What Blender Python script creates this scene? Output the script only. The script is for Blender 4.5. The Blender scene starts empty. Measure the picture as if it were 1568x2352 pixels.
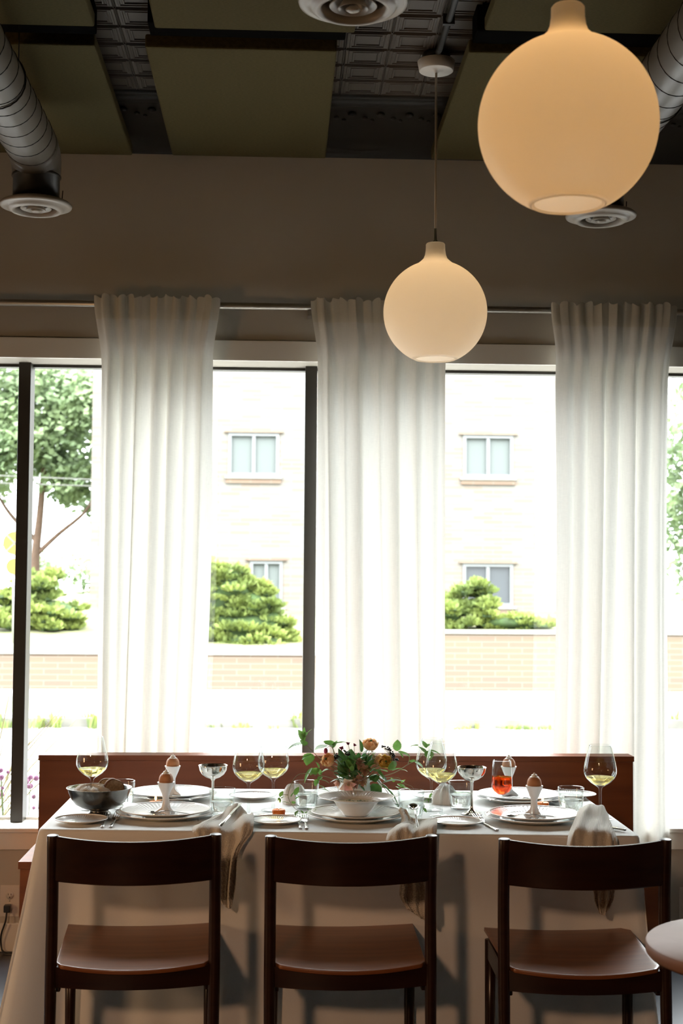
import bpy, math, random
from mathutils import Vector, Matrix, Quaternion
random.seed(7)
R = math.radians; PI = math.pi
S = bpy.context.scene
COL = S.collection

# ------------------------------------------------------------------ camera
FPX, CH = 3265.0, 1.46
psi, th, rho = .0426, .0517, .0075
CAMP = Vector((0, 0, CH))
fw = Vector((math.sin(psi)*math.cos(th), math.cos(psi)*math.cos(th), math.sin(th)))
r0 = fw.cross(Vector((0, 0, 1))).normalized(); u0 = r0.cross(fw)
rt = r0*math.cos(rho)+u0*math.sin(rho); upv = -r0*math.sin(rho)+u0*math.cos(rho)
cam = bpy.data.cameras.new('camera'); co = bpy.data.objects.new('camera', cam); COL.objects.link(co)
m = Matrix((rt, upv, -fw)).transposed().to_4x4(); m.translation = CAMP
co.matrix_world = m
cam.sensor_fit = 'HORIZONTAL'; cam.sensor_width = 24.0; cam.lens = 24.0*FPX/1568
cam.dof.use_dof = True; cam.dof.focus_distance = 4.45; cam.dof.aperture_fstop = 5.6
cam.clip_start = .05; cam.clip_end = 300
S.camera = co

# ------------------------------------------------------------------ light
W = bpy.data.worlds.new('sky'); S.world = W; W.use_nodes = True
bg = W.node_tree.nodes['Background']; bg.inputs[0].default_value = (.93, .97, 1, 1); 
_t = W.node_tree; _tc = _t.nodes.new('ShaderNodeTexCoord'); _sx = _t.nodes.new('ShaderNodeSeparateXYZ'); _mr = _t.nodes.new('ShaderNodeMapRange')
_t.links.new(_tc.outputs['Generated'], _sx.inputs[0]); _t.links.new(_sx.outputs['Z'], _mr.inputs['Value'])
_mr.inputs['From Min'].default_value = .12; _mr.inputs['From Max'].default_value = .6; _mr.inputs['To Min'].default_value = 6.0; _mr.inputs['To Max'].default_value = 21.0
_t.links.new(_mr.outputs[0], bg.inputs[1])   # hazy bright sky, brighter overhead than at the horizon
sun = bpy.data.lights.new('sun', 'SUN'); sun.energy = 2.0; sun.angle = R(1.0); sun.color = (1, .95, .86)
so = bpy.data.objects.new('sun', sun); COL.objects.link(so)
so.rotation_euler = Vector((-.45, -.62, .62)).to_track_quat('Z', 'Y').to_euler()
def area(name, loc, to, sx, sy, power, color, portal=False):
    L = bpy.data.lights.new(name, 'AREA'); L.shape = 'RECTANGLE'; L.size = sx; L.size_y = sy; L.energy = power; L.color = color
    o = bpy.data.objects.new(name, L); COL.objects.link(o); o.location = loc
    o.rotation_euler = (Vector(to)-Vector(loc)).to_track_quat('-Z', 'Y').to_euler()
    if portal: L.cycles.is_portal = True
    return o
area('window_portal', (.2, 6.02, 1.43), (.2, 0, 1.43), 5.4, 1.95, 1, (1, 1, 1), True)
SPT = bpy.data.lights.new('track_spot', 'SPOT'); SPT.energy = 230; SPT.color = (1, .56, .31); SPT.spot_size = R(30); SPT.spot_blend = .35; SPT.shadow_soft_size = .16
spo = bpy.data.objects.new('track_spot', SPT); COL.objects.link(spo); spo.location = (-1.42, -1.6, 2.62); spo.rotation_euler = (Vector((.17, 4.2, .25))-spo.location).to_track_quat('-Z', 'Y').to_euler()
area('added_side_light', (-2.9, 3.0, 1.1), (-.8, 4.2, .6), .5, .5, 15, (1, .58, .28))  # warm area light added on the left; no window in that wall
S.view_settings.view_transform = 'Standard'; S.view_settings.look = 'None'
S.view_settings.gamma = 1; S.view_settings.exposure = 0.17; S.view_settings.use_curve_mapping = False
try:
    S.cycles.max_bounces = 12; S.cycles.transparent_max_bounces = 24; S.cycles.transmission_bounces = 12; S.cycles.diffuse_bounces = 6
    S.cycles.caustics_reflective = False; S.cycles.caustics_refractive = False; S.cycles.sample_clamp_indirect = 6
except Exception: pass

def at(px, py, y):
    """point seen at (px, py) of the 1568x2352 photo that stands y metres into the room"""
    v = fw + rt*((px-784)/FPX) - upv*((py-1176)/FPX)
    return CAMP + v*(y/v.y)
def on(px, py, z):
    v = fw + rt*((px-784)/FPX) - upv*((py-1176)/FPX)
    return CAMP + v*((z-CH)/v.z)

# ------------------------------------------------------------------ materials
class NT:
    def __init__(s, name):
        s.m = bpy.data.materials.new(name); s.m.use_nodes = True; s.t = s.m.node_tree; s.t.nodes.clear()
        s.out = s.n('ShaderNodeOutputMaterial')
    def n(s, typ, **kw):
        nd = s.t.nodes.new(typ)
        for k, v in kw.items():
            if k.startswith('_'): setattr(nd, k[1:], v)
            else: nd.inputs[k.replace('__', ' ')].default_value = v
        return nd
    def l(s, a, b): s.t.links.new(a, b)
def c4(c): return (c[0], c[1], c[2], 1)
def mat(name, col, rough=.5, metal=0, var=0, vscale=(8, 8, 8), bump=0, bscale=(200, 200, 200), col2=None, spec=None, transl=0, sheen=0, wave=None, coat=0, detail=4):
    k = NT(name); b = k.n('ShaderNodeBsdfPrincipled', Roughness=rough, Metallic=metal)
    b.inputs['Base Color'].default_value = c4(col)
    if spec is not None: b.inputs['Specular IOR Level'].default_value = spec
    if coat: b.inputs['Coat Weight'].default_value = coat
    if sheen: b.inputs['Sheen Weight'].default_value = sheen
    tc = k.n('ShaderNodeTexCoord')
    if var or col2:
        mp = k.n('ShaderNodeMapping', Scale=vscale); k.l(tc.outputs['Object'], mp.inputs[0])
        no = k.n('ShaderNodeTexNoise', Scale=1.0, Detail=float(detail)); k.l(mp.outputs[0], no.inputs['Vector'])
        cr = k.n('ShaderNodeValToRGB'); k.l(no.outputs[0], cr.inputs[0])
        c2 = col2 or tuple(x*(1-var) for x in col)
        cr.color_ramp.elements[0].position = .35; cr.color_ramp.elements[1].position = .65
        cr.color_ramp.elements[0].color = c4(c2); cr.color_ramp.elements[1].color = c4(col)
        k.l(cr.outputs[0], b.inputs['Base Color']); csrc = cr.outputs[0]
    else: csrc = None
    if bump:
        mp2 = k.n('ShaderNodeMapping', Scale=bscale, Rotation=((R(38), 0, R(20)) if wave else (0, 0, 0))); k.l(tc.outputs['Object'], mp2.inputs[0])
        if wave:
            w1 = k.n('ShaderNodeTexWave', Scale=wave, _bands_direction='X'); w2 = k.n('ShaderNodeTexWave', Scale=wave, _bands_direction='Z')
            k.l(mp2.outputs[0], w1.inputs[0]); k.l(mp2.outputs[0], w2.inputs[0])
            mu = k.n('ShaderNodeMath', _operation='MULTIPLY'); k.l(w1.outputs[1], mu.inputs[0]); k.l(w2.outputs[1], mu.inputs[1]); h = mu.outputs[0]
        else:
            no2 = k.n('ShaderNodeTexNoise', Scale=1.0, Detail=3.0); k.l(mp2.outputs[0], no2.inputs['Vector']); h = no2.outputs[0]
        bp = k.n('ShaderNodeBump', Strength=bump, Distance=(.0045 if wave else .002)); k.l(h, bp.inputs['Height']); k.l(bp.outputs[0], b.inputs['Normal'])
    if transl:
        tr = k.n('ShaderNodeBsdfTranslucent'); tr.inputs[0].default_value = c4(col)
        if csrc: k.l(csrc, tr.inputs[0])
        mx = k.n('ShaderNodeMixShader', Fac=transl); k.l(b.outputs[0], mx.inputs[1]); k.l(tr.outputs[0], mx.inputs[2]); k.l(mx.outputs[0], k.out.inputs[0])
    else: k.l(b.outputs[0], k.out.inputs[0])
    return k.m
M = {}
M['wall'] = mat('wall_paint', (.50, .46, .39), .7, var=.05, vscale=(2, 2, 2), bump=.05)
M['wallback'] = mat('tan_wall_paint', (.36, .25, .16), .7)
M['trim'] = mat('white_trim_paint', (.78, .74, .67), .35)
M['tin'] = mat('dark_tin_paint', (.085, .072, .060), .42, bump=.15, bscale=(60, 60, 60))
M['blackpaint'] = mat('black_paint', (.012, .012, .011), .45)
M['batten'] = mat('matt_black_batten', (.006, .006, .006), 1, spec=0)
M['cove'] = mat('black_pressed_tin', (.022, .020, .017), .5, spec=.2)
M['burlap'] = mat('olive_burlap', (.095, .078, .036), .95, var=.25, vscale=(90, 420, 90), bump=.5, bscale=(420, 420, 420), spec=.1)
M['burlap_edge'] = mat('dark_panel_edge', (.02, .019, .012), .9, spec=.1)
M['floor'] = mat('dark_floor', (.022, .026, .034), .35, var=.3, vscale=(3, 3, 3))
M['duct'] = mat('grey_duct_paint', (.135, .12, .10), .40)
M['ductdark'] = mat('dark_duct_collar', (.02, .02, .017), .35)
M['diffuser'] = mat('diffuser_enamel', (.34, .30, .25), .4)
M['wood'] = mat('cherry_wood', (.18, .046, .010), .5, vscale=(1.2, 30, 14), col2=(.11, .026, .005), bump=.04, bscale=(4, 90, 90), detail=6, spec=.3)
M['chairwood'] = mat('walnut_stained_wood', (.028, .0075, .0022), .30, vscale=(4, 40, 40), col2=(.017, .004, .0015), bump=.03, bscale=(8, 120, 120), detail=6, spec=.55)
M['seatwood'] = mat('brown_plywood_seat', (.27, .095, .030), .38, vscale=(3, 45, 45), col2=(.20, .066, .020), coat=.2)
M['cloth'] = mat('linen_cloth', (.91, .915, .89), .7, var=.02, vscale=(500, 30, 300), bump=.25, bscale=(900, 900, 900), spec=.3, transl=.15)
M['waffle'] = mat('waffle_cotton', (.88, .85, .78), .95, bump=.6, bscale=(27, 27, 27), wave=3.0, spec=.1, transl=.15)
M['napkinwhite'] = mat('white_cotton', (.85, .85, .83), .95, bump=.5, bscale=(300, 300, 300), spec=.1, transl=.15)
M['porcelain'] = mat('white_porcelain', (.84, .85, .84), .12, coat=.3)
M['steel'] = mat('polished_steel', (.62, .61, .58), .15, 1)
M['silver'] = mat('silver_plate', (.82, .80, .74), .07, 1)
M['pewter'] = mat('aged_pewter', (.20, .195, .18), .27, 1, var=.35, vscale=(25, 25, 25))
M['egg'] = mat('brown_eggshell', (.55, .25, .11), .55, var=.12, vscale=(40, 40, 40))
M['cream'] = mat('whipped_cream', (.88, .86, .8), .5)
M['bread'] = mat('bread_crumb', (.52, .40, .25), .9, var=.4, vscale=(120, 120, 120), bump=1, bscale=(160, 160, 160))
M['crust'] = mat('bread_crust', (.16, .065, .025), .8, var=.4, vscale=(60, 60, 60), bump=.8, bscale=(90, 90, 90))
M['soup'] = mat('clear_broth', (.34, .25, .12), .08)
M['herb'] = mat('chopped_herb', (.03, .05, .01), .6)
M['wax'] = mat('orange_beeswax', (.90, .30, .04), .45, transl=.25)
M['leaf'] = mat('green_leaf', (.19, .40, .09), .45, var=.4, vscale=(40, 40, 40), transl=.35)
M['leafdark'] = mat('dark_green_leaf', (.085, .22, .06), .4, var=.4, vscale=(40, 40, 40), transl=.2)
M['leaflight'] = mat('light_green_leaf', (.20, .42, .07), .5, var=.3, vscale=(40, 40, 40), transl=.4)
M['stem'] = mat('brownish_green_stem', (.22, .22, .08), .5)
M['peach'] = mat('peach_petal', (1.0, .70, .38), .6, var=.15, vscale=(60, 60, 60), transl=.3)
M['yellow'] = mat('golden_petal', (.95, .70, .20), .6, var=.2, vscale=(60, 60, 60), transl=.3)
M['creampetal'] = mat('cream_petal', (.88, .74, .52), .6, transl=.3)
M['pink'] = mat('dusty_pink_petal', (.90, .52, .50), .6, col2=(.75, .60, .42), vscale=(35, 35, 35), transl=.3)
M['mauve'] = mat('brown_mauve_petal', (.46, .22, .19), .7, col2=(.46, .36, .18), vscale=(80, 80, 80), transl=.2)
M['purple'] = mat('purple_bud', (.42, .06, .18), .5, col2=(.25, .04, .12), vscale=(80, 80, 80))
M['berry'] = mat('black_berry', (.008, .008, .012), .2)
M['seed'] = mat('pale_green_seed', (.38, .40, .20), .7)
M['rod'] = mat('brushed_rod', (.55, .52, .47), .38, 1)
M['bronze'] = mat('dark_bronze_frame', (.022, .018, .013), .4)
M['tabletop'] = mat('pinkish_marble_top', (.42, .30, .25), .5, var=.15, vscale=(9, 9, 9))
M['tableedge'] = mat('wooden_table_edge', (.24, .12, .07), .5)
M['plastic'] = mat('white_outlet_plastic', (.68, .62, .54), .4)
M['blackplastic'] = mat('black_plastic', (.012, .012, .012), .35)
M['enamelwhite'] = mat('white_lacquer', (.80, .79, .75), .4)
# outdoors
M['road'] = mat('sunlit_concrete_road', (.17, .165, .16), .9, var=.04)
M['walk'] = mat('pale_sidewalk', (0.180, 0.174, 0.161), .9, var=.05)
M['lawn'] = mat('sunlit_grass', (0.087, 0.105, 0.034), .95, col2=(0.124, 0.118, 0.062), vscale=(3, 3, 3), detail=8)
M['conifer'] = mat('juniper_green', (0.214, 0.259, 0.062), .8, col2=(0.092, 0.131, 0.031), vscale=(2.2, 2.2, 2.2), transl=.25)
M['treeleaf'] = mat('maple_leaf_green', (0.240, 0.312, 0.157), .7, col2=(0.128, 0.186, 0.092), vscale=(1.2, 1.2, 1.2), transl=.3)
M['bark'] = mat('tree_bark', (0.100, 0.060, 0.040), .9, var=.3)
M['vinyl'] = mat('white_vinyl_frame', (0.124, 0.130, 0.133), .5)
M['blind'] = mat('pale_window_blind', (0.081, 0.093, 0.090), .6)
M['darkpane'] = mat('dark_window_glass', (.045, .05, .055), .08)
M['signyellow'] = mat('yellow_sign_face', (0.258, 0.149, 0.010), .5)
M['galv'] = mat('galvanised_post', (.35, .35, .34), .5, .6)
M['wire'] = mat('cable_rubber', (.12, .12, .11), .6)
M['plume'] = mat('pale_grass_plume', (0.248, 0.211, 0.112), .9)
M['pinkflower'] = mat('pink_bloom', (0.217, 0.093, 0.174), .8)
M['curb'] = mat('weathered_curb', (0.136, 0.130, 0.112), .9, var=.2)

def brick(name, c1, c2, mo, sc, bw=.22, bh=.075):
    k = NT(name); b = k.n('ShaderNodeBsdfPrincipled', Roughness=.9)
    tc = k.n('ShaderNodeTexCoord'); mp = k.n('ShaderNodeMapping', Rotation=(R(90), 0, 0)); k.l(tc.outputs['Object'], mp.inputs[0])
    br = k.n('ShaderNodeTexBrick', Scale=1.0); br.inputs['Color1'].default_value = c4(c1); br.inputs['Color2'].default_value = c4(c2); br.inputs['Mortar'].default_value = c4(mo)
    br.inputs['Brick Width'].default_value = bw; br.inputs['Row Height'].default_value = bh; br.inputs['Mortar Size'].default_value = .008; br.inputs['Bias'].default_value = -.15
    k.l(mp.outputs[0], br.inputs['Vector']); k.l(br.outputs[0], b.inputs['Base Color']); k.l(b.outputs[0], k.out.inputs[0]); return k.m
M['bricks'] = brick('cream_brick', (.128, .121, .110), (.132, .098, .074), (.132, .128, .121), 1, .40, .085)
M['bricks2'] = brick('tan_brick', (.135, .092, .062), (.118, .080, .060), (.145, .122, .096), 1, .40, .085)

def glassmat(name, tint=(.97, .985, .98), gloss=.08, edge=(.86, .9, .89)):
    """thin clear glass: light passes, grazing angles mirror and darken"""
    k = NT(name)
    lw = k.n('ShaderNodeLayerWeight', Blend=.5)
    p3 = k.n('ShaderNodeMath', _operation='POWER'); p3.inputs[1].default_value = 2.5; k.l(lw.outputs['Facing'], p3.inputs[0])
    mc = k.n('ShaderNodeMix', _data_type='RGBA'); mc.inputs[6].default_value = c4(tint); mc.inputs[7].default_value = c4(edge)
    k.l(p3.outputs[0], mc.inputs[0])
    tr = k.n('ShaderNodeBsdfTransparent'); k.l(mc.outputs[2], tr.inputs[0])
    gl = k.n('ShaderNodeBsdfGlossy', Roughness=.02)
    p4 = k.n('ShaderNodeMath', _operation='POWER'); p4.inputs[1].default_value = 4.0; k.l(lw.outputs['Facing'], p4.inputs[0])
    ma = k.n('ShaderNodeMath', _operation='MULTIPLY_ADD'); ma.inputs[1].default_value = .75; ma.inputs[2].default_value = .035; k.l(p4.outputs[0], ma.inputs[0])
    mx = k.n('ShaderNodeMixShader'); k.l(ma.outputs[0], mx.inputs[0]); k.l(tr.outputs[0], mx.inputs[1]); k.l(gl.outputs[0], mx.inputs[2])
    k.l(mx.outputs[0], k.out.inputs[0]); return k.m
M['glass'] = glassmat('clear_drinking_glass')
M['pane'] = glassmat('window_glass', (.985, .995, .99), edge=(.95, .97, .96))
def liquid(name, col, ior=1.33):
    k = NT(name); g = k.n('ShaderNodeBsdfGlass', IOR=ior, Roughness=0.0); g.inputs[0].default_value = c4(col)
    t = k.n('ShaderNodeBsdfTransparent'); t.inputs[0].default_value = c4(col)
    mx = k.n('ShaderNodeMixShader', Fac=.45); k.l(g.outputs[0], mx.inputs[1]); k.l(t.outputs[0], mx.inputs[2]); k.l(mx.outputs[0], k.out.inputs[0]); return k.m
M['wine'] = liquid('white_wine', (.99, .90, .58)); M['water'] = liquid('water', (.97, .985, .98)); M['spritz'] = liquid('orange_drink', (.93, .25, .045))
M['ice'] = liquid('cocktail', (.93, .93, .85))
def opal(name, col, tf=.6, em=None, es=0):
    k = NT(name); d = k.n('ShaderNodeBsdfDiffuse'); d.inputs[0].default_value = c4(col)
    t = k.n('ShaderNodeBsdfTranslucent'); t.inputs[0].default_value = c4(col)
    mx = k.n('ShaderNodeMixShader', Fac=tf); k.l(d.outputs[0], mx.inputs[1]); k.l(t.outputs[0], mx.inputs[2])
    g = k.n('ShaderNodeBsdfGlossy', Roughness=.35); m2 = k.n('ShaderNodeMixShader', Fac=.03); k.l(mx.outputs[0], m2.inputs[1]); k.l(g.outputs[0], m2.inputs[2])
    last = m2.outputs[0]
    if es:
        e = k.n('ShaderNodeEmission', Strength=es); e.inputs[0].default_value = c4(em); ad = k.n('ShaderNodeAddShader'); k.l(last, ad.inputs[0]); k.l(e.outputs[0], ad.inputs[1]); last = ad.outputs[0]
    k.l(last, k.out.inputs[0]); return k.m
M['opal'] = opal('matt_opal_glass', (.92, .89, .83), .52)
def curtainmat(name, tf, col):
    k = NT(name); d = k.n('ShaderNodeBsdfDiffuse'); t = k.n('ShaderNodeBsdfTranslucent')
    tc = k.n('ShaderNodeTexCoord')
    out = []
    for sc in ((700, 40, 18), (60, 40, 900)):
        mp = k.n('ShaderNodeMapping', Scale=sc); k.l(tc.outputs['Object'], mp.inputs[0]); no = k.n('ShaderNodeTexNoise', Scale=1.0, Detail=2.0); k.l(mp.outputs[0], no.inputs['Vector']); out.append(no.outputs[0])
    mu = k.n('ShaderNodeMath', _operation='ADD'); k.l(out[0], mu.inputs[0]); k.l(out[1], mu.inputs[1])
    cr = k.n('ShaderNodeValToRGB'); cr.color_ramp.elements[0].position = .3; cr.color_ramp.elements[1].position = 1.0
    hf = k.n('ShaderNodeMath', _operation='MULTIPLY'); hf.inputs[1].default_value = .75; k.l(mu.outputs[0], hf.inputs[0]); k.l(hf.outputs[0], cr.inputs[0])
    cr.color_ramp.elements[0].color = c4([x*.86 for x in col]); cr.color_ramp.elements[1].color = c4(col)
    k.l(cr.outputs[0], d.inputs[0]); k.l(cr.outputs[0], t.inputs[0])
    mx = k.n('ShaderNodeMixShader', Fac=tf); k.l(d.outputs[0], mx.inputs[1]); k.l(t.outputs[0], mx.inputs[2])
    k.l(mx.outputs[0], k.out.inputs[0]); return k.m
M['curtain'] = curtainmat('linen_sheer', .185, (.86, .845, .79)); M['heading'] = curtainmat('linen_heading', .3, (.84, .81, .72))
def emis(name, col, s):
    k = NT(name); e = k.n('ShaderNodeEmission', Strength=s); e.inputs[0].default_value = c4(col); k.l(e.outputs[0], k.out.inputs[0]); return k.m
M['bulb'] = emis('warm_bulb', (1, .62, .28), 12); M['flame'] = emis('candle_flame', (1, .62, .22), 9)

# ------------------------------------------------------------------ mesh helpers
class MB:
    def __init__(s): s.v = []; s.f = []
    def add(s, vs, fs):
        b = len(s.v); s.v += [tuple(p) for p in vs]; s.f += [tuple(i+b for i in f) for f in fs]; return s
    def box(s, x0, y0, z0, x1, y1, z1):
        v = [(x, y, z) for z in (z0, z1) for y in (y0, y1) for x in (x0, x1)]
        return s.add(v, [(0, 2, 3, 1), (4, 5, 7, 6), (0, 1, 5, 4), (2, 6, 7, 3), (0, 4, 6, 2), (1, 3, 7, 5)])
    def lathe(s, prof, n=48, c=(0, 0, 0), mod=None, capb=False, capt=False):
        vs = []; fs = []
        for i, (r, z) in enumerate(prof):
            for j in range(n):
                a = 2*PI*j/n; rr, zz = (mod(i, r, z, a) if mod else (r, z))
                vs.append((c[0]+rr*math.cos(a), c[1]+rr*math.sin(a), c[2]+zz))
        for i in range(len(prof)-1):
            for j in range(n):
                a = i*n+j; b = i*n+(j+1) % n; fs.append((a, b, b+n, a+n))
        if capb: fs.append(tuple(reversed(range(n))))
        if capt: fs.append(tuple(range((len(prof)-1)*n, len(prof)*n)))
        return s.add(vs, fs)
    def tube(s, pts, rad, n=8, cap=True, flat=1.0, upref=None):
        pts = [Vector(p) for p in pts]; k = len(pts)
        if not hasattr(rad, '__len__'): rad = [rad]*k
        vs = []; fs = []; up = Vector(upref) if upref else None
        for i, p in enumerate(pts):
            t = (pts[min(i+1, k-1)]-pts[max(i-1, 0)]).normalized()
            if up is None: up = t.orthogonal().normalized()
            a = (up-t*up.dot(t))
            a = a.normalized() if a.length > 1e-6 else t.orthogonal().normalized()
            b = t.cross(a); up = a
            for j in range(n):
                an = 2*PI*j/n; vs.append(p+(a*math.cos(an)*flat+b*math.sin(an))*rad[i])
        for i in range(k-1):
            for j in range(n):
                q = i*n+j; w = i*n+(j+1) % n; fs.append((q, w, w+n, q+n))
        if cap: fs += [tuple(reversed(range(n))), tuple(range((k-1)*n, k*n))]
        return s.add(vs, fs)
    def grid(s, fn, nu, nv):
        vs = [fn(i/nu, j/nv) for j in range(nv+1) for i in range(nu+1)]
        return s.add(vs, [(j*(nu+1)+i, j*(nu+1)+i+1, (j+1)*(nu+1)+i+1, (j+1)*(nu+1)+i) for j in range(nv) for i in range(nu)])
    def ball(s, c, r, n=10, m_=6, sq=(1, 1, 1)):
        def fn(u, v):
            a = 2*PI*u; p = PI*v
            return (c[0]+r*sq[0]*math.sin(p)*math.cos(a), c[1]+r*sq[1]*math.sin(p)*math.sin(a), c[2]-r*sq[2]*math.cos(p))
        return s.grid(fn, n, m_)
    def xf(s, mtx):
        s.v = [tuple(mtx @ Vector(p)) for p in s.v]; return s
    def build(s, name, material, parent=None, smooth=True, bevel=0, sub=0, solid=0, loc=None):
        me = bpy.data.meshes.new(name); me.from_pydata(s.v, [], s.f); me.validate(); me.update()
        o = bpy.data.objects.new(name, me); COL.objects.link(o)
        o.data.materials.append(M[material] if isinstance(material, str) else material)
        if smooth: me.polygons.foreach_set('use_smooth', [True]*len(me.polygons))
        if solid:
            md = o.modifiers.new('solid', 'SOLIDIFY'); md.thickness = solid; md.offset = 0
        if bevel:
            md = o.modifiers.new('bevel', 'BEVEL'); md.width = bevel; md.segments = 2; md.limit_method = 'ANGLE'; md.harden_normals = False
        if sub:
            md = o.modifiers.new('sub', 'SUBSURF'); md.levels = sub; md.render_levels = sub
        if parent: o.parent = parent
        if loc: o.location = loc
        return o
def tag(o, label=None, cat=None, group=None, kind=None):
    for k, v in (('label', label), ('category', cat), ('group', group), ('kind', kind)):
        if v: o[k] = v
    return o
def empty(name, loc=(0, 0, 0), rz=0, label=None, cat=None, group=None, kind=None):
    o = bpy.data.objects.new(name, None); COL.objects.link(o); o.location = loc; o.rotation_euler = (0, 0, rz); o.empty_display_size = .05
    return tag(o, label, cat, group, kind)
def copy_tree(o, parent=None):
    c = o.copy(); COL.objects.link(c); c.parent = parent
    for ch in list(o.children): copy_tree(ch, c)
    return c
def spots(proto, lst, group=None):
    """first spot takes the prototype, the others copies: (loc, rz, label)"""
    res = []
    for i, (loc, rz, label) in enumerate(lst):
        o = proto if i == 0 else copy_tree(proto)
        res.append(o)
    for o, (loc, rz, label) in zip(res, lst):
        o.location = loc; o.rotation_euler = (0, 0, rz); o['label'] = label
        if group: o['group'] = group
    return res
def struct(o): o['kind'] = 'structure'; return o
def cr(pts, n):
    """catmull-rom resample of a polyline to n+1 points"""
    P = [Vector(p) for p in pts]; P = [P[0]*2-P[1]]+P+[P[-1]*2-P[-2]]; k = len(P)-3; out = []
    for i in range(n+1):
        t = i/n*k; j = min(int(t), k-1); t -= j; a, b, c, d = P[j:j+4]
        out.append(.5*((2*b)+(c-a)*t+(2*a-5*b+4*c-d)*t*t+(3*b-a-3*c+d)*t**3))
    return out
def sheet(rows, nu, nv, wob=None):
    R1 = [cr(r, nu) for r in rows]
    cols = [cr([r[i] for r in R1], nv) for i in range(nu+1)]
    mb = MB()
    def fn(u, v):
        p = cols[round(u*nu)][round(v*nv)]
        return p+wob(u, v) if wob else p
    return mb.grid(fn, nu, nv)

# ------------------------------------------------------------------ room shell
TZ = .745
XL, XR, YB, ZC = -3.0, 4.2, -3.0, 3.30
struct(MB().box(XL, YB, -.06, XR, 5.78, 0).build('floor', 'floor', smooth=False))
struct(MB().box(XL-.12, YB, 0, XL, 6.00, ZC+.06).build('wall_left', 'wallback', smooth=False))
struct(MB().box(XR, YB, 0, XR+.12, 6.00, ZC+.06).build('wall_right', 'wallback', smooth=False))
struct(MB().box(XL, YB-.12, 0, XR, YB, ZC+.06).build('wall_rear', 'wallback', smooth=False))
WX0, WX1, WZ0, WZ1 = -2.35, 2.60, .478, 2.372
wf = MB()
wf.box(XL, 5.78, 0, XR, 6.00, WZ0); wf.box(XL, 5.78, WZ1, XR, 6.00, ZC+.06); wf.box(XL, 5.78, WZ0, WX0, 6.00, WZ1); wf.box(WX1, 5.78, WZ0, XR, 6.00, WZ1)
struct(wf.build('wall_front', 'wall', smooth=False))
struct(MB().box(WX0-.1, 5.762, WZ1, WX1+.1, 5.779, 2.455).build('trim_1', 'trim', smooth=False, bevel=.002))
struct(MB().box(WX0-.1, 5.750, WZ0-.008, WX1+.1, 5.95, .488).build('trim_2', 'trim', smooth=False, bevel=.003))
struct(MB().box(WX0-.1, 5.764, .401, WX1+.1, 5.779, WZ0-.009).build('trim_3', 'trim', smooth=False, bevel=.002))
struct(MB().box(XL, 5.764, .001, XR, 5.779, .112).build('baseboard_front', 'trim', smooth=False, bevel=.003))

# tin ceiling: six inch tiles with nested pressed frames, cove and moulding along the window wall
TS = .1503; TY1 = 5.235
ce = MB()
rings = [(.0735, .0), (.0715, -.004), (.069, .0), (.062, 0), (.060, -.0025), (.055, -.0025), (.053, .001), (.047, .001), (.045, -.002), (.040, -.002), (.038, .002), (.030, .002)]
nx0, nx1 = -10, 15; ny = 16
for ix in range(nx0, nx1):
    for iy in range(ny):
        cx = .2045+.1503*ix+TS/2; cy = TY1-TS*iy-TS/2
        vs = []; 
        for s, dz in [(TS/2, .002)]+rings:
            vs += [(cx-s, cy-s*.985, ZC+dz), (cx+s, cy-s*.985, ZC+dz), (cx+s, cy+s*.985, ZC+dz), (cx-s, cy+s*.985, ZC+dz)]
        fs = []
        for k in range(len(rings)):
            for j in range(4):
                a = k*4+j; b = k*4+(j+1) % 4; fs.append((a, b, b+4, a+4))
        e = len(rings)*4; fs.append((e, e+1, e+2, e+3)); ce.add(vs, fs)
        ce.ball((cx-TS/2, cy-TS/2, ZC), .005, 6, 4)
struct(ce.build('ceiling', 'tin', smooth=False))
struct(MB().box(XL, YB, ZC+.012, XR, 5.78, ZC+.06).build('ceiling_slab', 'tin', smooth=False))
struct(MB().box(XL, YB, ZC-.001, XR, TY1-TS*ny, ZC+.012).build('ceiling_rear', 'tin', smooth=False))
prof = [(TY1, ZC), (TY1+.005, ZC-.012), (TY1+.02, ZC-.014), (TY1+.03, ZC-.005), (TY1+.045, ZC-.016), (TY1+.06, ZC-.022), (TY1+.07, ZC-.012), (TY1+.085, ZC-.02), (TY1+.1, ZC-.014)]
prof += [(TY1+.1+.44*math.sin(t*PI/2)**1.0, ZC-.014-.066*(1-math.cos(t*PI/2))) for t in [i/10 for i in range(1, 11)]]
prof[-1] = (5.778, ZC-.078)
cv = MB(); cv.grid(lambda u, v: (XL+(XR-XL)*u, *prof[round(v*(len(prof)-1))]), 60, len(prof)-1)
for i in range(30):   # pressed floral bosses on the cove
    x = -1.5+i*.11
    cv.ball((x, TY1+.16, ZC-.022), .018, 8, 5, (1, 1, .5)); cv.ball((x+.05, TY1+.19, ZC-.026), .012, 8, 5, (1, 1, .5)); cv.ball((x-.03, TY1+.21, ZC-.028), .009, 8, 5, (1, 1, .6))
struct(cv.build('trim_4', 'cove', smooth=True))

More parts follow.
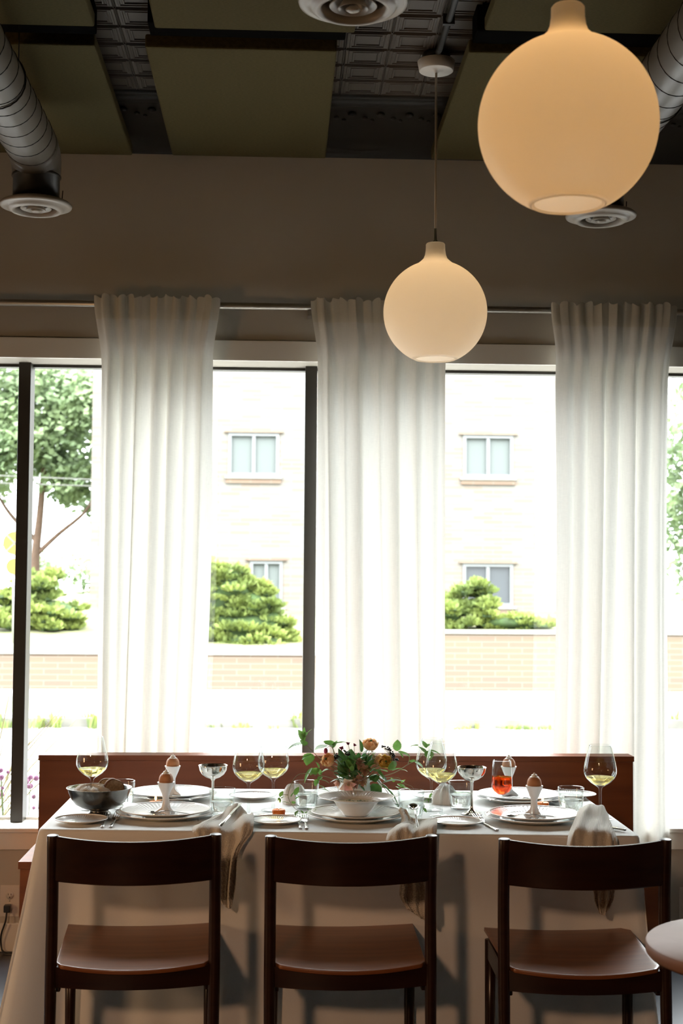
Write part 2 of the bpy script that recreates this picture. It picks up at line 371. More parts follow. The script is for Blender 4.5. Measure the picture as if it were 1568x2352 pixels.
# windows
mull = [-2.25, -1.062, .121, 1.304, 2.49]
for i in range(4):
    x0, x1 = mull[i], mull[i+1]
    w = empty('window_%d' % (i+1), ((x0+x1)/2, 5.955, WZ0), kind='structure'); c = (x0+x1)/2
    f = MB(); f.box(x0+.024-c, -.015, WZ1-WZ0-.012, x1-.024-c, .03, WZ1-WZ0); f.build('window_frame', 'bronze', w, smooth=False)
    MB().box(x0+.026-c, -.004, .0105, x1-.026-c, .03, .022).build('window_sill', 'trim', w, smooth=False)
    MB().box(x0+.024-c, .012, .022, x1-.024-c, .018, WZ1-WZ0-.012).build('pane', 'pane', w, smooth=False)
n = 5
for x in mull:
    struct(MB().box(x-.025, 5.885, .489, x+.025, 5.985, WZ1).build('trim_%d' % n, 'bronze', smooth=False, bevel=.002)); n += 1

# ------------------------------------------------------------------ acoustic panels
def panel(x0, y0, x1, y1, label):
    cx, cy = (x0+x1)/2, (y0+y1)/2
    t = empty('acoustic_panel', (cx, cy, 3.18), 0, label, 'ceiling panel', 'olive burlap acoustic panels on the ceiling')
    b = MB().box(x0-cx, y0-cy, 0, x1-cx, y1-cy, .045); b.build('fabric_face', 'burlap', t, smooth=False, bevel=.006)
    MB().box(x0-cx+.02, y0-cy+.02, .046, x1-cx-.02, y0-cy+.06, .118).build('mounting_rail', 'batten', t, smooth=False)
    MB().box(x0-cx+.02, y1-cy-.1, .046, x1-cx-.02, y1-cy-.06, .118 if y1 < 5.1 else .07).build('mounting_rail', 'batten', t, smooth=False)
    return t
panel(-1.218, 4.50, -.610, 5.665, 'olive burlap ceiling panel above the left duct, beside the window wall')
panel(-.450, 4.50, .166, 5.655, 'olive burlap ceiling panel in the middle, touching the window wall')
panel(.590, 4.48, 1.215, 5.635, 'olive burlap ceiling panel behind the large glowing globe, beside the window wall')
panel(-1.218, 3.17, -.590, 4.345, 'olive burlap ceiling panel cut by the top left corner of the photo')
panel(-.405, 3.17, .215, 4.345, 'olive burlap ceiling panel cut by the top edge, left of the round diffuser')
panel(.615, 3.17, 1.24, 4.30, 'olive burlap ceiling panel cut by the top edge, above the large globe')
for x0, x1, l in ((-1.20, -.60, 'black batten between the two left ceiling panels'), (-.43, .19, 'black batten between the two middle ceiling panels'), (.60, 1.225, 'black batten between the two right ceiling panels')):
    tag(MB().box(x0, 4.36, 3.205, x1, 4.47, 3.29).build('ceiling_batten', 'batten', smooth=False, bevel=.004), l, 'batten', 'black battens between ceiling panels')

# ------------------------------------------------------------------ ducts and diffusers
def diffuser_mb():
    d = MB(); d.lathe([(.085, .012), (.108, .014), (.122, .008), (.129, .0), (.127, -.006), (.118, -.009), (.106, -.008), (.100, -.016), (.088, -.024), (.078, -.022), (.074, -.006), (.074, .02)], 64)
    return d
def cones_mb():
    d = MB()
    for r, z in ((.056, -.012), (.036, -.019)):
        d.lathe([(r*.62, z+.024), (r*.8, z+.012), (r, z), (r*.97, z-.002), (r*.77, z+.010)], 48)
    d.lathe([(.001, -.026), (.012, -.025), (.018, -.020), (.006, -.01)], 24)
    for a in range(3):
        t = a*2*PI/3+.5; d.box(-.003, .0, .0, .003, .07, .003); 
    return d
def duct(x, yend, label, dlabel):
    t = empty('ceiling_duct', (x, yend, 2.82), 0, label, 'air duct', 'round spiral air ducts')
    ax = .19; ya = -.14
    path = [(0, -3.2, ax)]+[(0, -.14+.0, ax)]
    path = [(0, y, ax) for y in [-3.4, -2.5, -1.6, -.8, -.3, -.14]]
    path += [(0, -.14+.14*math.sin(a), ax-.06+.06*math.cos(a)) for a in [R(22), R(45), R(68), R(90)]]
    path[-1] = (0, 0, ax-.065)
    MB().tube(path[:7], [.090]*7, 40, cap=False, upref=(0, 0, 1)).build('duct_tube', 'duct', t)
    MB().tube(path[5:]+[(0, 0, ax-.09)], [.0905, .091, .091, .089, .087, .084], 40, cap=True, upref=(0, 0, 1)).build('elbow', 'duct', t)
    MB().lathe([(.001, .022), (.083, .021), (.083, .10), (.088, .102), (.088, .108), (.082, .112)], 40).build('collar', 'ductdark', t)
    hx = []
    for i in range(31*24):
        a = 2*PI*i/24; hx.append((.0908*math.cos(a), -3.38+.105*i/24, ax+.0908*math.sin(a)))
    MB().tube(hx, .0016, 4).build('spiral_seam', 'blackpaint', t)
    MB().tube([(.093, 0, .02), (.095, .0, .055)], .002, 5).build('screw', 'blackpaint', t)
    r = cones_mb().build('diffuser_cones', 'diffuser', t); q = diffuser_mb().build('diffuser_rim', 'diffuser', t)
    for o in (r, q): o.location = (0, 0, 0)
    MB().tube([(.07, -1.9, ax+.06), (.07, -1.9, .47)], .002, 5).build('hanger', 'blackpaint', t)
    h = MB().tube([(.07, -.75, ax+.06), (.07, -.75, .47)], .002, 5)
    h.tube([(.0935*math.cos(a*PI/12), -.75, ax+.0935*math.sin(a*PI/12)) for a in range(25)], .003, 4)
    h.build('hanger', 'blackpaint', t)
    return t
duct(-.892, 5.10, 'round grey spiral duct on the left, ending in a downward elbow and round diffuser', '')
duct(1.160, 5.10, 'round grey spiral duct on the right, partly behind the large globe lamp', '')
nd = empty('ceiling_diffuser', (.157, 3.25, 2.823), 0, 'round grey air diffuser cut by the top edge between the ducts', 'air diffuser')
diffuser_mb().build('diffuser_rim', 'diffuser', nd); cones_mb().build('diffuser_cones', 'diffuser', nd)
MB().lathe([(.001, .024), (.083, .022), (.083, .47)], 40).build('collar', 'ductdark', nd)

# conduit and junction box
cd = empty('conduit', (.520, 4.80, 3.27), 0, 'black electrical conduit running along the tin ceiling to the pendant box', 'conduit')
MB().tube([(0, -.05, .01), (0, -.12, .0), (.003, -.6, .0), (.003, -1.8, .0)], .011, 12).build('pipe', 'blackpaint', cd)
MB().lathe([(.001, .027), (.046, .027), (.048, .02), (.048, -.001), (.001, -.001)], 32).build('junction_box', 'blackpaint', cd)
MB().box(-.018, -.36, -.014, .02, -.345, .02).build('strap', 'blackpaint', cd, smooth=False)
MB().box(-.018, -.90, -.014, .02, -.885, .02).build('strap', 'blackpaint', cd, smooth=False)

# ------------------------------------------------------------------ pendants
def pendant(loc, ztop, label, power, lcol):
    t = empty('globe_pendant', loc, 0, label, 'pendant lamp', 'opal glass globe pendants')
    r = .177; a0 = math.asin(.072/r)
    pr = [(.066, -.1585), (.070, -.1625), (.0735, -.1605)]
    pr += [(r*math.sin(a), -r*math.cos(a)) for a in [a0+(PI-.36-a0)*i/40 for i in range(41)]]
    pr += [(.050, .176), (.041, .185), (.036, .198), (.0335, .215), (.033, .234), (.030, .238), (.010, .239)]
    MB().lathe(pr, 96).build('glass_shade', 'opal', t)
    MB().lathe([(.010, .236), (.010, .245), (.005, .250), (.0045, .29)], 16).build('ferrule', 'steel', t)
    MB().tube([(0, 0, .245), (0, 0, ztop-loc[2])], .0042, 10).build('stem_cable', 'cablebeige', t)
    zt = ztop-loc[2]
    MB().lathe([(.001, -.004), (.008, -.006), (.010, 0), (.056, 0), (.059, .002), (.065, .034), (.062, .037), (.001, .037)], 48).build('canopy', 'enamelwhite', t).location = (0, 0, zt)
    sk = MB().lathe([(.02, .22), (.022, .16), (.02, .115)], 20, capb=True).build('lamp_holder', 'enamelwhite', t)
    MB().ball((0, 0, .078), .030, 16, 10, (1, 1, 1.2)).build('bulb', 'bulb', t)
    L = bpy.data.lights.new('bulb_light', 'POINT'); L.energy = power; L.color = lcol; L.shadow_soft_size = .036
    lo = bpy.data.objects.new('bulb_light', L); COL.objects.link(lo); lo.parent = t; lo.location = (0, 0, .075)
    return t
M['cablebeige'] = mat('beige_cable', (.45, .38, .28), .4)
pendant((.520, 4.80, 2.395), 3.233, 'smaller opal globe pendant hanging over the flowers, in front of the middle curtain', 1.5, (1, .66, .34))
pendant((.558, 2.74, 2.372), 3.262, 'large glowing orange-toned globe pendant close to the camera, top right', 1.8, (1, .48, .13))

# ------------------------------------------------------------------ curtain rod and curtains
rd = empty('curtain_rod', (.2, 5.712, 2.585), 0, 'thin dark metal curtain rod above the windows', 'curtain rod')
MB().tube([(-2.6, 0, -.002), (2.4, 0, .005)], .0140, 20).build('rod', 'rod', rd)
for x in (-.092, -1.6, 1.75): MB().box(x-.008, -.008, -.035, x+.008, .067, -.012).build('bracket', 'rod', rd, smooth=False)
def curtain(seed, xl, xr, nf, label):
    """xl, xr: edge x at (top, under the rod, mid, bottom)"""
    rnd = random.Random(seed)
    zt, zb = 2.612, .012
    cxm = (xl[0]+xr[0])/2
    t = empty('curtain', (cxm, 5.70, zb), 0, label, 'curtain', 'off-white linen curtains')
    ks = [i/nf for i in range(nf+1)]; ks = [k+rnd.uniform(-.25, .25)/nf for k in ks]
    ph2 = rnd.uniform(0, 6); ph3 = rnd.uniform(0, 6)
    am = [rnd.uniform(.45, 1.15) for _ in range(nf+2)]
    dr = [rnd.uniform(-.35, .35)/nf for _ in range(nf+2)]
    def edge(e, v):
        zs = [0, .10, .35, 1]; 
        for i in range(3):
            if v <= zs[i+1]+1e-9:
                q = (v-zs[i])/(zs[i+1]-zs[i]); q = q*q*(3-2*q); return e[i]+(e[i+1]-e[i])*q
    def fy(u, v):
        s = 0
        top = max(0, 1-v/.07)
        for i in range(nf+1):
            c = (i+.5)/nf+dr[i]*(.4+.9*v); wdt = .30/nf*(1-.35*top)
            d = (u-c)/wdt; s += am[i]*math.exp(-d*d)
        A = .062*(1-.35*top)*(.75+.35*v)
        y = -A*(s-.5)+.008*math.sin(u*17+ph2+v*2)+.004*math.sin(u*43+ph3)
        y = max(-.05, min(.036, y)); y += max(0, 1-v/.13)*.010*math.sin(u*2*PI*nf*1.55+seed); q = max(0, min(1, (v-.05)/.08)); q = q*q*(3-2*q)
        return y*q+(1-q)*(y*.55-.030)
    def pt(u, v, dy=0):
        x = edge(xl, v)+(edge(xr, v)-edge(xl, v))*u
        x += .010*math.sin(u*2*PI*nf*1.0+ph2)*min(1, v*4)*math.sin(PI*u)
        x += .022*math.sin(PI*u)*math.sin(v*2.2+seed)
        z = zt+(zb-zt)*v
        if v < .1: x += .004*math.sin(u*2*PI*nf*2.3+seed)*(1-v/.1)
        if v < .03: z += .005*math.sin(u*93+seed*2)*(1-v/.03);
        if v < .03: z += .006*math.sin(u*41+seed)*(1-v/.03)
        return (x-cxm, fy(u, v)+dy, z-zb)
    MB().grid(lambda u, v: pt(u, .002+v*.998), 260, 70).build('panel', 'curtain', t)
    MB().grid(lambda u, v: pt(u, v*.036, -.003), 260, 6).build('heading_band', 'heading', t)
    return t
curtain(3, (-.757, -.727, -.726, -.720), (-.250, -.280, -.277, -.318), 7, 'leftmost off-white curtain, between the left mullion and the middle mullion')
curtain(5, (.115, .143, .147, .140), (.668, .660, .661, .668), 7, 'middle off-white curtain, behind the smaller globe lamp and the flowers')
curtain(9, (1.085, 1.112, 1.118, 1.090), (1.607, 1.580, 1.572, 1.580), 7, 'rightmost off-white curtain, reaching down beside the bench end')

# ------------------------------------------------------------------ banquette
bq = empty('banquette', (.23, 5.53, 0), 0, 'long cherry wood bench with a high flat back under the windows', 'bench')
X0, X1 = -.919-.23, 1.385-.23
MB().box(X0+.004, .004, 0, X1-.004, .075, .781).build('back_panel', 'wood', bq, smooth=False)
MB().box(X0, 0, .782, X1, .095, .803).build('top_cap', 'wood', bq, smooth=False, bevel=.0015)
MB().box(X0-.002, -.376, .445, X1+.002, .003, .471).build('seat_board', 'wood', bq, smooth=False, bevel=.0015)
MB().box(X0+.004, -.366, 0, X1-.004, -.346, .444).box(X0+.004, -.345, 0, X0+.024, .003, .444).box(X1-.024, -.345, 0, X1-.004, .003, .444).build('base', 'wood', bq, smooth=False)

# ------------------------------------------------------------------ dining table and cloth
FL, FR, BR, BL = Vector((-.690, 4.212)), Vector((1.037, 4.098)), Vector((1.043, 4.985)), Vector((-.689, 5.065))
tb = empty('dining_table', (.175, 4.6, 0), 0, 'long rectangular dining table hidden under a white floor-length cloth', 'table')
tt = MB(); q = .02
tp = [(p.x-.175+(q if p.x < 0 else -q), p.y-4.6+(q if p.y < 4.5 else -q)) for p in (FL, FR, BR, BL)]
tt.add([(x, y, .712) for x, y in tp]+[(x, y, .7405) for x, y in tp], [(3, 2, 1, 0), (4, 5, 6, 7), (0, 1, 5, 4), (1, 2, 6, 5), (2, 3, 7, 6), (3, 0, 4, 7)])
tt.build('tabletop', 'enamelwhite', tb, smooth=False)
for x, y in tp: 
    sx = -.09*(1 if x > 0 else -1); sy = -.17*(1 if y > 0 else -1)
    MB().box(x+sx-.025, y+sy-.025, 0, x+sx+.025, y+sy+.025, .711).build('leg', 'wood', tb, smooth=False)
def tablecloth():
    cor = [FL, FR, BR, BL]; per = []; rr = .018
    for i in range(4):
        a, b, c = cor[i-1], cor[i], cor[(i+1) % 4]
        d1 = (a-b).normalized(); d2 = (c-b).normalized()
        p1 = b+d1*rr; p2 = b+d2*rr; cc = b+(d1+d2)*rr
        for k in range(9):
            t = k/8; v = (p1-cc).lerp(p2-cc, t).normalized(); per.append((cc+v*rr, v, i, 0.0))
        L = (c-b).length; nn = 90 if i in (0, 2) else 44
        nrm = (p2-cc).normalized()
        for k in range(1, nn):
            t = k/nn; p = p2.lerp(c-d2*rr, t); s = (p-b).length; per.append((p, nrm, i, s if s < L/2 else L-s))
    # signed distance to nearest corner along the edge
    N = len(per); vs = []; fs = []
    ts = [0, .01, .03, .06, .1]+[.1+.9*i/22 for i in range(1, 23)]
    fl = {0: (.135, .16, 0), 1: (.075, .12, 1.2), 2: (.08, .12, 2), 3: (.08, .12, 3)}
    out = []
    for (p, nv, i, s) in per:
        dmin, ci = min(((p-cor[j]).length, j) for j in range(4))
        f, w, ph = fl[ci]
        if abs(nv.x) > .7: w = w*.45
        c = cor[ci]; cen = Vector((.175, 4.6)); dg = Vector((-1 if c.x < 0 else 1, -.25 if c.y < 4.5 else .5)).normalized()
        out.append((dmin, f, w, ph, dg))
    zb = .015; HH = TZ-zb
    def off(k, t):
        p, nv, i, s = per[k]; dmin, f, w, ph, dg = out[k]
        g = math.exp(-(dmin/w)**2)
        fold = .5+.5*math.cos(dmin/w*6.5+ph)
        base = .004+.012*t+.004*math.sin(p.x*9+p.y*7+ph)*t
        o = nv*base+dg*(f*g*t*(.55+.45*fold))
        o += nv*(.020*t*math.sin(dmin/w*7+ph)*math.exp(-(dmin/(w*2))**2))
        if nv.y < -.5:
            tt_ = min(1, t/.38); tt_ = tt_*tt_*(3-2*tt_); o += Vector((0, (.052+.045*(p.x+.69)/1.73)*tt_*(1-.75*math.exp(-(dmin/.06)**2))))
        return o
    for t in ts:
        z = TZ-HH*t
        e = min(1, t/.012)
        for k in range(N):
            p = per[k][0]
            q = p+off(k, t)*1.0+per[k][1]*(.003*e)
            vs.append((q.x, q.y, z - (0 if t else 0)))
    for j in range(len(ts)-1):
        for k in range(N): a = j*N+k; b = j*N+(k+1) % N; fs.append((a, a+N, b+N, b))
    # rounded rim then the flat top
    r1 = [(per[k][0]-per[k][1]*.006) for k in range(N)]; o = len(vs)
    vs += [(p.x, p.y, TZ+.0015) for p in r1]
    for k in range(N): fs.append((k, (k+1) % N, o+(k+1) % N, o+k))
    fs.append(tuple(o+k for k in range(N)))
    return MB().add(vs, fs)
tc = tablecloth().build('tablecloth', 'cloth'); tag(tc, 'white linen tablecloth draped to the floor over the long table', 'tablecloth')
TZ += .002

# ------------------------------------------------------------------ chairs
def make_chair():
    """origin under the middle of the back posts, facing +y"""
    t = empty('dining_chair'); hw = .212
    for s in (-1, 1):
        p = [(s*hw*1.01+s*.004, -.055, 0), (s*hw, -.018, .23), (s*hw, .0, .46), (s*hw, .008, .63), (s*hw, -.006, .802)]
        P = cr(p, 20); rad = [.0125+.003*min(1, i/8) for i in range(21)]
        o = MB().tube(P, rad, 20, upref=(0, 1, 0)).build('leg', 'chairwood', t); md = o.modifiers.new('b', 'BEVEL'); md.width = .002; md.segments = 2; md.limit_method = 'ANGLE'
        f = MB().tube([(s*.194, .388, 0), (s*.198, .385, .2), (s*.198, .378, .448)], [.0115, .0145, .016], 20, upref=(0, 1, 0)); f.build('leg', 'chairwood', t)
        a = MB().box(min(s*.188, s*.208), .005, .394, max(s*.188, s*.206), .37, .450); a.build('side_apron', 'chairwood', t, smooth=False, bevel=.003)
    def bow(x): return -.052*(1-(x/hw)**2)
    def rail(u, v):
        # closed cross-section around v
        x = -hw*.985+2*hw*.985*u; q = 1-(x/hw)**2
        zt = .801-.010*q; zb = .682-.004*q; tk = .009
        sec = [(-tk, zb+.003), (-tk+.003, zb), (tk-.003, zb), (tk, zb+.003), (tk, zt-.003), (tk-.003, zt), (-tk+.003, zt), (-tk, zt-.003), (-tk, zb+.003)]
        dy, z = sec[round(v*8)]
        lean = (z-.672)*(-.08)
        return (x, bow(x)+dy+lean+.006, z)
    MB().grid(rail, 40, 8).build('backrest', 'chairwood', t, smooth=False)
    def apr(u, v):
        x = -hw*.97+2*hw*.97*u; q = 1-(x/hw)**2
        sec = [(-.010, .411), (.010, .411), (.010, .463-.012*q), (-.010, .465-.013*q), (-.010, .411)]
        dy, z = sec[round(v*4)]; return (x, -.030*q+dy+.004, z-.004*q)
    MB().grid(apr, 30, 4).build('rear_apron', 'chairwood', t, smooth=False)
    MB().box(-.19, .364, .404, .19, .382, .446).build('front_apron', 'chairwood', t, smooth=False, bevel=.003)
    def seat(u, v):
        ang = None
        y = -.018+.438*v
        w = .199+.012*v; x = -w+2*w*u; q = 1-(x/w)**2
        if v < .08:
            x *= 1-(.08-v)*.9
        y += (-.030*q)*(1-v)
        z = .470-.010*q*(1-.2*v)+ .003*v
        return (x, y, z)
    st = MB().grid(seat, 32, 26).build('seat', 'seatwood', t)
    md = st.modifiers.new('solid', 'SOLIDIFY'); md.thickness = .011; md.offset = -1
    md = st.modifiers.new('b', 'BEVEL'); md.width = .002; md.segments = 2; md.limit_method = 'ANGLE'; md.angle_limit = R(50)
    tag(t, cat='chair'); return t
ch = make_chair()
spots(ch, [((-.376, 3.803, 0), R(2.5), 'dark wooden chair on the left, its back in front of the bread bowl'),
           ((.194, 3.790, 0), R(1), 'dark wooden chair in the middle, its back in front of the soup plate'),
           ((.804, 3.738, 0), R(-1), 'dark wooden chair on the right, beside the small round table')], 'dark wooden chairs along the near side of the table')

# small round table
rtb = empty('round_table', (1.040, 2.965, 0), 0, 'small round table with a pinkish top at the lower right edge', 'table')
MB().lathe([(.001, .720), (.262, .720), (.2655, .717)], 96).build('tabletop', 'tabletop', rtb)
MB().lathe([(.2655, .7168), (.267, .713), (.267, .696), (.262, .690), (.001, .690)], 96).build('table_edge', 'tableedge', rtb)
MB().lathe([(.10, .689), (.10, .682), (.025, .675), (.022, .05), (.035, .03), (.17, .012), (.18, 0), (.001, 0)], 40).build('pedestal', 'blackpaint', rtb)

# outlets, plug, cord
def outlet(x, z, label):
    t = empty('wall_outlet', (x, 5.78, z), 0, label, 'outlet', 'white wall outlets')
    MB().box(-.038, -.006, -.062, .038, -.001, .062).build('cover_plate', 'plastic', t, smooth=False, bevel=.002)
    for dz in (-.022, .022):
        sk = MB().tube([(0, -.0055, dz), (0, -.0085, dz)], .0155, 24); r = sk.build('receptacle', 'plastic', t)
        MB().box(-.0065, -.0092, dz+.001, -.0045, -.0083, dz+.008).box(.0045, -.0092, dz+.001, .0065, -.0083, dz+.0075).box(-.002, -.0092, dz-.009, .002, -.0083, dz-.005).build('slots', 'blackplastic', r, smooth=False)
    MB().ball((0, -.006, 0), .003, 8, 6).build('screw', 'steel', t)
outlet(-1.062, .198, 'white wall outlet with a black plug, left of the bench')
outlet(1.668, .185, 'white wall outlet at the right edge, behind the right curtain')
pc = empty('power_cord', (-1.066, 5.77, .176), 0, 'black plug and cord in the left wall outlet, running down to the floor', 'power cord')
MB().box(-.013, -.034, -.016, .013, -.0015, .012).build('plug', 'blackplastic', pc, smooth=False, bevel=.003)
MB().tube(cr([(0, -.03, -.012), (-.004, -.034, -.05), (-.02, -.03, -.1), (-.022, -.02, -.145), (-.01, -.03, -.168), (.03, -.04, -.170), (.1, -.03, -.171)], 30), .0035, 8).build('cord', 'blackplastic', pc)

# ------------------------------------------------------------------ plates
def plate_mb(r, h, well, foot, n=180, flute=True):
    pr = [(.001, .0035), (foot-.012, .0035), (foot-.008, 0), (foot, 0), (foot+.003, .003), (well+.006, h*.35), (r*.93, h*.82), (r, h-.001), (r+.0006, h+.0008), (r-.001, h+.0016)]
    k0 = len(pr)
    pr += [(r-.004, h+.0009), (r*.955, h*.93)]+[(well+.004+(r*.94-well-.004)*(1-i/6), h*.9-(h*.42)*(i/6)) for i in range(0, 7)]+[(well, h*.40), (well-.006, h*.34), (well-.012, .0055), (.001, .005)]
    def mod(i, rr, z, a):
        if flute and k0+1 <= i < len(pr)-4:
            e = math.sin((i-k0)/(len(pr)-4-k0)*PI)
            return rr, z+.0005*e*math.sin(a*60)
        if flute and k0-2 <= i <= k0: return rr*(1+.0022*math.sin(a*60)), z
        return rr, z
    return MB().lathe(pr, n*2, mod=mod)
def make_plate(kind, r, h, well, foot):
    o = plate_mb(r, h, well, foot).build(kind, 'porcelain'); return o
chg = make_plate('charger_plate', .1500, .020, .100, .075); tag(chg, cat='plate')
F_ = [(-.345, 4.412), (.238, 4.372), (.779, 4.345)]; B_ = [(-.356, 4.790), (.254, 4.758), (.800, 4.745)]
G = 'large charger plates under the dinner plates'
spots(chg, [((F_[0][0], F_[0][1], TZ), 0, 'white charger plate under the near left dinner plate with an egg cup'),
            ((F_[1][0], F_[1][1], TZ), 0, 'white charger plate at the bottom of the stack under the soup plate'),
            ((F_[2][0], F_[2][1], TZ), 0, 'white charger plate under the near right dinner plate with an egg cup'),
            ((B_[0][0], B_[0][1], TZ), 0, 'white charger plate of the far left setting, under the dinner plate'),
            ((B_[1][0], B_[1][1], TZ), 0, 'white charger plate of the far middle setting, behind the vase'),
            ((B_[2][0], B_[2][1], TZ), 0, 'white charger plate of the far right setting, behind the orange drink')], G)
dp = make_plate('dinner_plate', .1380, .020, .088, .068); tag(dp, cat='plate'); PZ = TZ+.0075
spots(dp, [((F_[0][0], F_[0][1], PZ), .3, 'white fluted dinner plate carrying the near left egg cup'),
           ((F_[1][0], F_[1][1], PZ), .7, 'white fluted dinner plate directly under the soup plate'),
           ((F_[2][0], F_[2][1], PZ), .2, 'white fluted dinner plate carrying the near right egg cup'),
           ((B_[0][0], B_[0][1], PZ), .4, 'white fluted dinner plate carrying the far left egg cup'),
           ((B_[1][0], B_[1][1], PZ), .5, 'white fluted dinner plate of the far middle setting, behind the vase'),
           ((B_[2][0], B_[2][1], PZ), .9, 'white fluted dinner plate carrying the far right egg cup')], 'fluted dinner plates')
bp_ = make_plate('bread_plate', .0790, .013, .047, .042); tag(bp_, cat='plate')
spots(bp_, [((-.587, 4.318, TZ), 0, 'small white fluted plate at the near left table corner, in front of the bread bowl'),
            ((-.008, 4.304, TZ), 0, 'small white fluted plate near the edge, in front of the orange candle on the tray'),
            ((.534, 4.285, TZ), 0, 'small white fluted plate near the edge, in front of the two overlapping wine glasses'),
            ((-.085, 4.800, TZ), 0, 'fluted plate at the far side, behind the pair of wine glasses left of the vase'),
            ((.530, 4.80, TZ), 0, 'small white fluted plate at the far side, behind the overlapping wine glasses'),
            ((1.000, 4.84, TZ), 0, 'small white fluted plate at the far right corner of the table')], 'small fluted bread plates')
# soup plate with broth
sp = empty('soup_plate', (.238, 4.372, PZ+.0065), 0, 'deep white fluted soup plate with broth on the near middle setting', 'soup plate')
prs = [(.001, .003), (.030, .003), (.033, 0), (.036, 0), (.042, .006), (.058, .026), (.068, .042), (.078, .047), (.113, .0555), (.1155, .0565), (.1160, .0578), (.113, .0578)]
prs += [(.108, .0565), (.100, .0545), (.092, .0528), (.084, .0508), (.076, .0488), (.071, .0465), (.066, .041), (.055, .026), (.040, .010), (.001, .006)]
def smod(i, rr, z, a): return (rr, z+.0006*math.sin(a*64)*(1 if 12 <= i <= 16 else 0))
MB().lathe(prs, 384, mod=smod).build('plate', 'porcelain', sp)
MB().lathe([(.0665, .0405), (.060, .0412), (.001, .0412)], 64).build('broth', 'soup', sp)
hb = MB()
for i in range(46):
    a = random.uniform(0, 2*PI); rr = random.uniform(.0, .052); x, y = rr*math.cos(a)+.01, rr*math.sin(a)*.8
    hb.ball((x, y, .0415), random.uniform(.0012, .003), 6, 4, (1.4, .8, .4))
tag(hb.build('chopped_herbs', 'herb', sp), kind='stuff')

# ------------------------------------------------------------------ glasses
def wine_parts(t):
    outer = [(.001, .0015), (.035, .0008), (.0372, .0018), (.036, .0032), (.022, .0052), (.010, .0085), (.0055, .015), (.0040, .030), (.0037, .070), (.0042, .090), (.0065, .0985), (.016, .1045), (.031, .114), (.0435, .127), (.0495, .140), (.0505, .149), (.0492, .162), (.0455, .181), (.0405, .202), (.0355, .221), (.0335, .2285)]
    inner = [(.0329, .2288), (.0347, .221), (.0397, .202), (.0447, .181), (.0484, .162), (.0497, .149), (.0487, .140), (.0427, .1278), (.0302, .1152), (.0152, .1060), (.001, .1035)]
    MB().lathe(outer+inner, 72).build('glass', 'glass', t)
def wine_glass(label):
    t = empty('wine_glass', label=label, cat='wine glass'); wine_parts(t)
    MB().lathe([(.001, .1041), (.0148, .1066), (.0296, .1158), (.0418, .1282), (.0434, .1302), (.0420, .1306), (.001, .1304)], 64).build('white_wine', 'wine', t)
    return t
spots(wine_glass(''), [((-.588, 4.560, TZ), 0, 'wine glass with white wine behind the metal bread bowl, far left'),
      ((-.092, 4.456, TZ), 0, 'wine glass, the left and nearer of the pair left of the flowers'),
      ((-.016, 4.541, TZ), 0, 'wine glass, the right and farther of the pair left of the flowers'),
      ((.487, 4.552, TZ), 0, 'wine glass with white wine, the farther of two overlapping ones right of the flowers'),
      ((.506, 4.440, TZ), 0, 'wine glass with white wine, the nearer of two overlapping ones right of the flowers'),
      ((.990, 4.377, TZ), 0, 'wine glass with white wine at the right table end, in front of the right curtain')], 'large stemmed glasses of white wine')
def tumbler():
    t = empty('water_glass', cat='glass')
    MB().lathe([(.001, .001), (.030, .0005), (.0325, .003), (.0345, .012), (.0385, .045), (.0410, .078), (.0416, .0845), (.0410, .0858), (.0396, .0845), (.0388, .078), (.0360, .045), (.0325, .014), (.028, .0095), (.001, .0085)], 64).build('glass', 'glass', t)
    MB().lathe([(.001, .0092), (.0275, .0102), (.0320, .0145), (.0353, .045), (.0358, .0492), (.001, .0488)], 64).build('water', 'water', t)
    return t
spots(tumbler(), [((-.498, 4.605, TZ), 0, 'water glass behind the metal bread bowl'),
      ((-.172, 4.431, TZ), 0, 'water glass behind the knotted napkin of the near left setting'),
      ((.090, 4.594, TZ), 0, 'water glass left of the vase, with vine leaves around it'),
      ((.408, 4.395, TZ), 0, 'water glass behind the napkin of the near middle setting'),
      ((.586, 4.590, TZ), 0, 'water glass behind the silver coupe right of the flowers'),
      ((.918, 4.470, TZ), 0, 'water glass behind the napkin of the near right setting')], 'tumblers half full of water')
def coupe():
    t = empty('silver_coupe', cat='coupe glass')
    MB().lathe([(.001, .002), (.030, .0008), (.0325, .0018), (.031, .0035), (.018, .008), (.007, .015), (.0042, .025), (.0037, .06), (.0042, .098), (.008, .1045), (.022, .1095), (.035, .119), (.0425, .131), (.0455, .145), (.0462, .1472), (.0452, .1474), (.0445, .145), (.0415, .1315), (.034, .120), (.021, .1108), (.001, .107)], 64).build('cup', 'silver', t)
    MB().lathe([(.0425, .1355), (.001, .136)], 48).build('cocktail', 'ice', t)
    return t
spots(coupe(), [((-.205, 4.510, TZ), 0, 'silver stemmed coupe left of the flowers, behind the near left water glass'),
      ((.606, 4.476, TZ), 0, 'silver stemmed coupe right of the flowers, beside the orange drink')], 'silver coupes')
t = empty('cocktail_glass', (.705, 4.501, TZ), 0, 'stemmed glass of orange drink with ice and a slice of peel', 'cocktail glass')
MB().lathe([(.001, .0015), (.029, .0008), (.031, .002), (.018, .005), (.007, .010), (.0042, .02), (.004, .046), (.006, .053), (.014, .0575), (.026, .068), (.0325, .080), (.0340, .090), (.0335, .105), (.0310, .140), (.0288, .165), (.0280, .1655), (.0300, .140), (.0325, .105), (.0330, .090), (.0316, .081), (.0252, .069), (.013, .0590), (.001, .0575)], 64).build('glass', 'glass', t)
MB().lathe([(.001, .0580), (.0125, .0596), (.0247, .0695), (.0309, .0812), (.0323, .090), (.0318, .105), (.0312, .1135), (.001, .1132)], 64).build('orange_drink', 'spritz', t)
